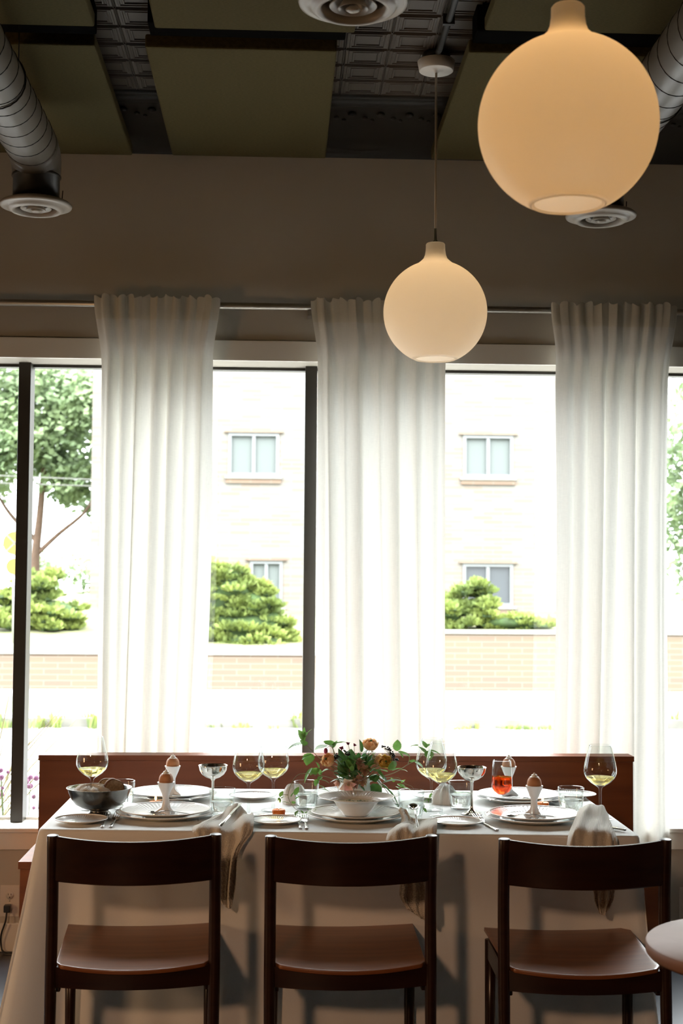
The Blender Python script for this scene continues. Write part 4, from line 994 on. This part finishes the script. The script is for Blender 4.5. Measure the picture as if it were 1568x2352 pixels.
# hellebores and scabious-like heads
def open_flower(name, px, py, dy, r_px, axis, n, material, label, cup=75, stem=None):
    t, b = sprig(name, [stem or [(815, 1800, 0), ((815+px)/2, (1796+py)/2, dy*.7), (px, py, dy+.012)]], [], label, 'flower')
    c = at(px, py, VY+dy); r = r_px*PX; mb = MB(); ax = Vector(axis).normalized(); q = Vector((0, 0, 1)).rotation_difference(ax)
    for j in range(n):
        a = 2*PI*j/n+.2; cu = R(cup-28*(j % 2)); d = Vector((math.cos(a)*math.sin(cu), math.sin(a)*math.sin(cu), math.cos(cu)))
        leaf(mb, c-b, c-b+q @ (d*r*(.9+.2*((j*7) % 3)/3)), r*.62, .04, .45, .22, face=tuple(q @ Vector((-.2*math.cos(a), -.2*math.sin(a), 1))))
    mb.build('petals', material, t)
    s = MB()
    for j in range(14):
        a = 2*PI*j/14; s.ball(c-b+q @ Vector((math.cos(a)*r*.13, math.sin(a)*r*.13, r*.12)), r*.05, 5, 4)
    s.build('stamens', 'seed', t)
    return t
open_flower('hellebore', 800, 1800, -.085, 24, (-.15, -1, -.35), 8, 'pink', 'dusty pink hellebore with green tinge hanging over the jug rim', 72)
open_flower('hellebore', 779, 1797, -.07, 14, (-.9, -.5, -.3), 7, 'pink', 'small pale pink hellebore at the left rim of the jug', 60)
open_flower('hellebore', 812, 1816, -.08, 15, (.1, -.6, -.8), 6, 'pink', 'pink hellebore petals hanging lowest in front of the jug', 55)
def ruffle(px, py, dy, r_px, label, name='ruffled_blossom', seed=1, material='mauve'):
    t, b = sprig(name, [[(817, 1800, 0), ((817+px)/2, (1796+py)/2, dy*.6), (px, py, dy)]], [], label, 'flower'); c = at(px, py, VY+dy)-b; rn = random.Random(seed); mb = MB()
    for i in range(46):
        d = Vector((rn.gauss(0, 1), rn.gauss(0, 1)-.8, rn.gauss(0, 1))).normalized(); r = r_px*PX*rn.uniform(.7, 1.05)
        leaf(mb, c+d*r*.35, c+d*r+Vector((rn.uniform(-1, 1), rn.uniform(-1, 1), rn.uniform(-1, 1)))*r*.35, r*.62, .15, .35, .2)
    mb.build('petals', material, t)
    return t
ruffle(828, 1791, -.08, 17, 'brownish mauve ruffled blossom low in the front of the bouquet', seed=2)
ruffle(812, 1798, -.07, 12, 'brownish mauve ruffled blossom beside the pink hellebore', seed=8)
ruffle(826, 1752, -.05, 14, 'pinkish green ruffled blossom in the middle of the bouquet', seed=5)
ruffle(838, 1768, -.06, 16, 'pale seeded umbel in the middle of the bouquet', 'umbel_flower', 6, 'mauve')
def buds(px, py, dy, n, spread, rpx, label, name, material, seed, stem):
    t, b = sprig(name, [stem], [], label, 'berries' if material == 'berry' else 'flower'); rn = random.Random(seed); mb = MB(); st = MB(); s0 = at(stem[-1][0], stem[-1][1], VY+stem[-1][2])-b
    for i in range(n):
        u = (i+.5)/n; x = px+spread[0]*(u-.5)*2+rn.uniform(-4, 4); y = py+spread[1]*(u-.5)*2+rn.uniform(-4, 4)
        c = at(x, y, VY+dy+rn.uniform(-.006, .006))-b; mb.ball(c, rpx*PX*rn.uniform(.85, 1.15), 10, 7); st.tube([s0, c], .0004, 4)
    mb.build('buds' if material != 'berry' else 'berries', material, t); st.build('stalks', 'stem', t)
buds(767, 1741, -.06, 34, (11, -7), 1.9, 'cluster of black berries beside the left peach flower', 'berry_cluster', 'berry', 1, [(808, 1800, 0), (795, 1770, -.03), (776, 1742, -.05)])
buds(795, 1729, -.03, 16, (5, 5), 1.9, 'small cluster of black berries under the purple buds', 'berry_cluster', 'berry', 2, [(812, 1800, 0), (805, 1760, -.02), (796, 1732, -.03)])
buds(902, 1735, -.05, 30, (10, 14), 2.0, 'cluster of black berries right of the golden flower', 'berry_cluster', 'berry', 3, [(828, 1798, 0), (865, 1770, -.03), (896, 1750, -.05)])
buds(887, 1719, -.05, 12, (8, 3), 1.8, 'sparse black berries above the golden flower', 'berry_cluster', 'berry', 4, [(828, 1798, 0), (870, 1765, -.03), (896, 1735, -.05)])
buds(858, 1736, -.04, 8, (4, 10), 1.7, 'pale green seed buds between the peach and golden flowers', 'seed_buds', 'seed', 9, [(822, 1798, 0), (845, 1765, -.03), (856, 1744, -.04)])
open_flower('purple_bloom', 800, 1711, -.02, 9, (-.2, -.5, .8), 6, 'purple', 'round purple bloom, the middle one of three near the bouquet top', 45)
open_flower('purple_bloom', 813, 1714, -.02, 8, (.3, -.5, .8), 6, 'purple', 'round purple bloom, the right one of three near the bouquet top', 45)
open_flower('purple_bloom', 788, 1719, -.03, 10, (-.6, -.6, .3), 6, 'purple', 'round purple bloom, the left one of three near the bouquet top', 50)
t, b = sprig('flower_bud', [[(810, 1800, 0), (783, 1760, -.01), (770, 1740, -.03), (764, 1720, -.03), (757, 1714, -.03), (750, 1718, -.04)]], [], 'single brown-purple bud above the left peach flower', 'bud')
MB().ball(at(748, 1725, VY-.04)-b, 5.2*PX, 14, 10, (.9, .9, 1.35)).build('bud', 'purple', t)

# ------------------------------------------------------------------ outdoors
GZ = -.12
def ground(name, x0, y0, z0, x1, y1, z1, m_):
    return struct(MB().box(x0, y0, z0, x1, y1, z1).build(name, m_, smooth=False))
ground('road', -30, 6.0, GZ-.3, 40, 15.85, GZ, 'road')
ground('curb_1', -30, 15.85, GZ-.3, 40, 16.15, GZ+.10, 'curb')
ground('verge_1', -30, 16.15, GZ-.3, 40, 16.6, GZ+.095, 'walk')
ground('verge_2', -30, 16.6, GZ-.3, 40, 19.4, GZ+.06, 'lawn')
ground('sidewalk', -30, 19.4, GZ-.3, 40, 20.95, GZ+.045, 'walk')
def rwall(x0, x1, h, label):
    t = empty('retaining_wall', ((x0+x1)/2, 20.95, GZ), 0, kind='structure'); w = (x1-x0)/2
    MB().box(-w, 0, .03, w, .3, h-.05).build('brickwork', 'bricks2', t, smooth=False)
    MB().box(-w-.01, -.03, h-.05, w+.01, .33, h).build('coping', 'walk', t, smooth=False, bevel=.005)
rwall(-20, 1.55, .60, ''); rwall(1.56, 30, .93, '')
bk = MB().grid(lambda u, v: (-30+31.5*u, 21.25+9*v, .40+.75*v), 4, 4); struct(bk.build('lawn_bank_1', 'lawn'))
bk = MB().grid(lambda u, v: (1.6+38*u, 21.25+20*v, .74+.55*v), 4, 4); struct(bk.build('lawn_bank_2', 'lawn'))
ground('lawn_far', -60, 30.2, .3, 1.5, 80, 1.1, 'lawn')
# weeds along the kerb
def tuft(mb, x, y, z, h, n, rn, w=.012, spread=.5):
    for i in range(n):
        a = rn.uniform(0, 2*PI); d = rn.uniform(.1, spread)*h; b = Vector((x+rn.uniform(-.06, .06), y+rn.uniform(-.06, .06), z)); tp_ = b+Vector((math.cos(a)*d, math.sin(a)*d, h*rn.uniform(.6, 1))); s = Vector((-math.sin(a), math.cos(a), 0))*w
        mb.add([b-s, b+s, (b+tp_)/2+s*.8+Vector((0, 0, h*.15)), tp_, (b+tp_)/2-s*.8+Vector((0, 0, h*.15))], [(0, 1, 2, 4), (4, 2, 3)])
rn = random.Random(5); wd = MB()
for i in range(300):
    x = rn.uniform(-6, 12)
    if rn.random() < .8: tuft(wd, x, rn.uniform(15.70, 16.0), GZ, rn.uniform(.05, .17)*(1.5 if math.sin(x*1.7) > .2 else .5), 14, rn, .012)
tag(wd.build('kerb_weeds', 'conifer', smooth=False), 'straggling weeds growing along the far kerb', 'weeds', kind='stuff')
def shrub(name, x, y, z, blobs, n, label, group=None, ls=.10, seed=1, m_='conifer', core=.86):
    rn = random.Random(seed); t = empty(name, (x, y, z), 0, label, 'shrub', group); f = MB(); c = MB()
    subs = []
    for bx, by, bz, rx, ry, rz in blobs:
        for i in range(15):
            d = Vector((rn.gauss(0, 1), rn.gauss(0, 1)-.5, rn.gauss(0, 1)+.2)).normalized(); q = rn.uniform(.75, 1.0); w = rn.uniform(.16, .30)
            subs.append((bx+d.x*rx*q, by+d.y*ry*q, max(.03, bz+d.z*rz*q), max(.07, rx*w*1.3), ry*w, max(.03, rz*w*.62)))
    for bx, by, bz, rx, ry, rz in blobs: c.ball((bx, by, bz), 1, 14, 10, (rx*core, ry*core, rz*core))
    tot = sum(b[3]*b[5] for b in subs)
    for bx, by, bz, rx, ry, rz in subs:
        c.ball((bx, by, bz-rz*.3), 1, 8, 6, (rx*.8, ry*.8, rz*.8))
        for i in range(int(n*rx*rz/tot)):
            d = Vector((rn.gauss(0, 1), rn.gauss(0, 1), rn.gauss(0, 1))).normalized()
            k = rn.uniform(.82, 1.12); p = Vector((bx+d.x*rx*k, by+d.y*ry*k, bz+d.z*rz*k))
            up = (Vector((d.x, d.y, .45+abs(d.z)*.5))+Vector((rn.uniform(-.4, .4), rn.uniform(-.4, .4), rn.uniform(-.2, .4)))).normalized(); s = up.orthogonal().normalized(); s.rotate(Quaternion(up, rn.uniform(0, 6)))
            L = ls*rn.uniform(.6, 1.4); w = L*.28
            f.add([p-s*w*.4, p+s*w*.4, p+up*L*.6+s*w, p+up*L, p+up*L*.6-s*w], [(0, 1, 2, 3, 4)])
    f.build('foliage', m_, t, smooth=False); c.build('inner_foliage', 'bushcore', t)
    MB().tube([(blobs[0][0], blobs[0][1], -.1), (blobs[0][0], blobs[0][1], blobs[0][2])], .05, 8).build('stem', 'bark', t)
    return t
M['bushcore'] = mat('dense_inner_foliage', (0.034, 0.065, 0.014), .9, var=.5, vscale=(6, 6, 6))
rb = random.Random(21)
def layered(w, d, h, n, shape, rn):
    out = []
    for i in range(n):
        v = (i+.5)/n; z = h*v; ww = shape(v)*w
        for k in range(max(1, int(6*shape(v)))):
            out.append((rn.uniform(-1, 1)*ww*.85, rn.uniform(-.6, .6)*d, z+rn.uniform(-.08, .08), rn.uniform(.22, .38)*w*.62, d*.5, rn.uniform(.10, .17)*h*.62))
    return out
# centre juniper: px 485-690 at 23.5 m
shrub('juniper_shrub', -.62, 23.3, .42, [(-.45, 0, .35, .60, .4, .40), (-.5, 0, .8, .55, .4, .40), (-.48, 0, 1.12, .36, .3, .24), (-.62, 0, 1.30, .30, .25, .15), (-.15, -.1, .95, .35, .3, .22), (.15, -.1, .70, .40, .3, .26), (.05, -.1, .35, .60, .4, .30), (.45, -.1, .42, .32, .3, .22), (.60, -.1, .16, .34, .3, .17), (.2, -.2, .12, .7, .4, .18), (.30, -.05, .95, .16, .2, .10), (-.2, -.1, 1.2, .22, .2, .12)], 14000, 'large layered light green juniper against the brick building, left of the middle mullion', ls=.10, seed=3)
shrub('juniper_shrub', 3.05, 23.0, .76, layered(.62, .5, .72, 6, lambda v: 1-.6*v, rb)+[(.6, -.1, .12, .5, .3, .12), (1.05, -.1, .08, .35, .25, .08), (-.5, 0, .25, .5, .4, .25)], 9000, 'low spreading juniper under the right-hand building window', ls=.09, seed=4)
shrub('juniper_shrub', -4.2, 24.6, .62, layered(.85, .55, .95, 7, lambda v: 1-.45*v, rb)+[(.2, 0, .3, .6, .4, .3)], 9000, 'wide light green juniper right of the left mullion', ls=.10, seed=5)
shrub('juniper_shrub', -5.9, 24.8, .62, layered(.75, .55, .90, 7, lambda v: 1-.45*v, rb)+[(0, 0, .3, .6, .4, .3)], 6000, 'light green juniper cut by the left edge of the photo', ls=.10, seed=6)
def tree(x, y, z, trunk, blobs, n, label, ls=.13, seed=1, rot=0):
    rn = random.Random(seed); t = empty('tree', (x, y, z), 0, label, 'tree', 'leafy trees beyond the street'); tr = MB()
    for pl, ra in trunk: tr.tube(cr(pl, 14), [ra*(1-.6*i/14) for i in range(15)], 8)
    tr.build('trunk', 'bark', t); f = MB()
    tot = sum(b[3]*b[3] for b in blobs)
    for bx, by, bz, r, sq in blobs:
        for i in range(int(n*r*r/tot)):
            d = Vector((rn.gauss(0, 1), rn.gauss(0, 1), rn.gauss(0, 1))).normalized()*r*rn.uniform(.35, 1.08); d.z *= sq; p = Vector((bx, by, bz))+d
            up = Vector((rn.uniform(-1, 1), rn.uniform(-1, 1), rn.uniform(-.6, .8))).normalized(); s = up.orthogonal().normalized(); L = ls*rn.uniform(.6, 1.3); w = L*.45
            f.add([p, p+up*L*.5+s*w, p+up*L, p+up*L*.5-s*w], [(0, 1, 2, 3)])
    f.build('foliage', 'treeleaf', t, smooth=False)
    return t
rn = random.Random(31)
bl = [(rn.uniform(-1.6, 2.4), rn.uniform(-1, 1), rn.uniform(2.6, 6.0), rn.uniform(.45, .95), .8) for _ in range(26)]+[(.3, 0, 5.4, 1.1, .8), (.9, 0, 4.6, 1.0, .8), (-.7, 0, 4.0, 1.0, .8), (.8, 0, 3.2, .8, .8)]
tree(-6.2, 36, 1.0, [([(0.1, 0, -.3), (.05, 0, 1), (.15, 0, 2.2), (.3, 0, 4.5)], .15), ([(.1, 0, 1.2), (.6, .1, 1.7), (1.3, 0, 2.3), (1.6, 0, 3)], .07), ([(.1, 0, 1.5), (-.6, 0, 2.2), (-1.1, 0, 3)], .07)], bl, 16000, 'leafy tree with a thin forked trunk behind the left window pane', ls=.17, seed=2)
bl = [(rn.uniform(-1.6, 1.2), rn.uniform(-1, 1), rn.uniform(.6, 4.6), rn.uniform(.6, 1.0), .8) for _ in range(16)]
tree(-10.0, 42, 1.0, [([(0, 0, -.3), (.05, 0, 2), (.1, 0, 4)], .15)], bl, 7000, 'paler distant tree at the left edge, behind the road sign', ls=.17, seed=3)
bl = [(rn.uniform(-1.5, 2.5), rn.uniform(-1, 1), rn.uniform(.4, 7.8), rn.uniform(.7, 1.2), .8) for _ in range(60)]
tree(11.6, 36, 1.2, [([(0, 0, -.3), (.1, 0, 2), (.2, 0, 5)], .2), ([(0, 0, 3), (-.8, 0, 3.6), (-1.4, 0, 4)], .08)], bl, 20000, 'tall leafy tree right of the right curtain', ls=.18, seed=4)
bl = [(rn.uniform(-3, 3), rn.uniform(-.8, .8), rn.uniform(.1, 1.0), rn.uniform(.4, .7), .8) for _ in range(22)]
tree(-4.6, 44, 1.2, [([(0, 0, -.3), (0, 0, 1)], .08)], bl, 4000, 'low distant greenery below the left tree crown', ls=.15, seed=6)
# brick building
bd = empty('brick_building', (1.4, 28.0, .4), 0, 'pale cream brick apartment building across the street', 'building')
BX0, BX1, BT = -3.72-1.4, 6.3-1.4, 9.0
wins = [(-1.05, -.045, 3.60, 4.46, 0), (3.60, 4.60, 3.62, 4.47, 0), (-.60, .045, 1.02, 1.94, 1), (3.60, 4.60, 1.07, 1.92, 2)]
xs = sorted(set([BX0, BX1]+[w[0]-1.4 for w in wins]+[w[1]-1.4 for w in wins])); zs = sorted(set([-.3, BT]+[w[2]-.4 for w in wins]+[w[3]-.4 for w in wins]))
wl = MB()
for i in range(len(xs)-1):
    for j in range(len(zs)-1):
        cx = (xs[i]+xs[i+1])/2+1.4; cz = (zs[j]+zs[j+1])/2+.4
        if any(w[0] < cx < w[1] and w[2] < cz < w[3] for w in wins): continue
        wl.add([(xs[i], 0, zs[j]), (xs[i+1], 0, zs[j]), (xs[i+1], 0, zs[j+1]), (xs[i], 0, zs[j+1])], [(0, 1, 2, 3)])
wl.add([(BX0, 0, -.3), (BX0, 0, BT), (BX0, 5, BT), (BX0, 5, -.3), (BX1, 0, -.3), (BX1, 0, BT), (BX1, 5, BT), (BX1, 5, -.3)], [(0, 1, 2, 3), (4, 7, 6, 5), (3, 2, 6, 7), (1, 5, 6, 2)])
wl.build('brick_wall', 'bricks', bd, smooth=False)
for (x0, x1, z0, z1, kd) in wins:
    x0 -= 1.4; x1 -= 1.4; z0 -= .4; z1 -= .4; mdx = (x0+x1)/2
    f = MB(); w = .065
    f.box(x0, -.02, z0, x0+w, .08, z1).box(x1-w, -.02, z0, x1, .08, z1).box(x0+w, -.02, z1-w, x1-w, .08, z1).box(x0+w, -.02, z0, x1-w, .08, z0+w).box(mdx-.035, -.01, z0+w, mdx+.035, .08, z1-w)
    wo = f.build('window', 'vinyl', bd, smooth=False)
    MB().box(x0+w, .05, z0+w, x1-w, .06, z1-w).build('pane', 'darkpane' if kd == 2 else 'blind', wo, smooth=False)
    if kd < 2: MB().box(x0+w, .075, z0+w, x1-w, .08, z1-w).build('blind', 'blind', wo, smooth=False)
    MB().box(x0-.06, -.06, z0-.05, x1+.06, .02, z0).build('window_sill', 'walk', bd, smooth=False)
    MB().box(x0-.04, -.035, z0-.14, x1+.04, .0, z0-.052).build('sill_bricks', 'bricks2', bd, smooth=False)
    MB().box(x0-.08, -.05, z1+.0, x1+.08, .0, z1+.035).build('lintel', 'bricks2', bd, smooth=False)
MB().box(BX0-.1, -.1, BT, BX1+.1, 5, BT+.3).build('roof_edge', 'walk', bd, smooth=False)
# railroad warning sign
sg = empty('road_sign', (-4.185, 22.6, .5), 0, 'round yellow warning sign with a dark X, seen at the left edge', 'road sign')
SZ = 1.59
MB().tube([(0, .03, -.2), (0, .03, SZ+.2)], .025, 8).build('post', 'galv', sg)
dk = MB().lathe([(.001, 0), (.185, 0), (.185, .006), (.001, .006)], 48).xf(Matrix.Translation((0, 0, SZ)) @ Matrix.Rotation(R(90), 4, 'X')); dk.build('sign_face', 'signyellow', sg, smooth=False)
xm = MB()
for s in (-1, 1): xm.box(-.182, -.012, -.010, .182, -.0075, .010); 
v1 = [tuple(Matrix.Rotation(R(45), 4, 'Y') @ Vector(p)) for p in xm.v[:8]]; v2 = [tuple(Matrix.Rotation(R(-45), 4, 'Y') @ Vector(p)) for p in xm.v[8:]]
xm.v = [(x, y, z+SZ) for x, y, z in v1+v2]; xm.build('cross_mark', 'wire', sg, smooth=False)
pl = MB().lathe([(.001, 0), (.13, 0), (.13, .006), (.001, .006)], 32).xf(Matrix.Translation((0, -.0, SZ-.37)) @ Matrix.Rotation(R(90), 4, 'X')); pl.build('lower_plate', 'signyellow', sg, smooth=False)
for i, (h0, h1) in enumerate(((1090, 1104), (1108, 1118))):
    a = at(-60, h0, 33.9); b = at(260, h1, 33.9)
    tag(MB().tube([a-(b-a)*2, a, b, b+(b-a)*3], .014, 6).build('overhead_cable', 'wire'), ('upper' if i == 0 else 'lower')+' overhead cable crossing the left tree', 'cable', 'overhead cables')
# ornamental grass and blooms just outside the left pane
rn = random.Random(9)
def gclump(x, y, h, n, label, m_, name, sd):
    rn = random.Random(sd); mb = MB()
    for i in range(n):
        a = rn.uniform(0, 2*PI); d = rn.uniform(.1, .45)*h; p0 = Vector((rn.uniform(-.05, .05), rn.uniform(-.05, .05), 0)); hh = h*rn.uniform(.6, 1)
        mb.tube(cr([p0, p0+Vector((math.cos(a)*d*.3, math.sin(a)*d*.3, hh*.6)), p0+Vector((math.cos(a)*d, math.sin(a)*d, hh))], 6), [.0016, .0016, .0016, .0025, .004, .003, .0006], 4)
    o = mb.build(name, m_); o.location = (x, y, GZ); tag(o, label, 'plant'); return o
gclump(-1.42, 6.9, 1.16, 26, 'clump of pale feathery grass outside the left window pane', 'plume', 'ornamental_grass', 1)
gclump(-1.36, 6.5, .85, 18, 'shorter clump of pale grass outside the pane left of the mullion', 'plume', 'ornamental_grass', 2)
fb = empty('flowering_plant', (-1.12, 6.25, GZ), 0, 'pale pink flowers low outside the pane beside the bench', 'flowers')
mb = MB(); st = MB(); rn = random.Random(3)
for i in range(34):
    x, y, z = rn.uniform(-.14, .14), rn.uniform(-.1, .1), rn.uniform(.60, .78); mb.ball((x, y, z), rn.uniform(.008, .014), 6, 4); st.tube([(x*.4, y*.4, 0), (x, y, z)], .0012, 4)
mb.build('blooms', 'pinkflower', fb); st.build('stems', 'conifer', fb)
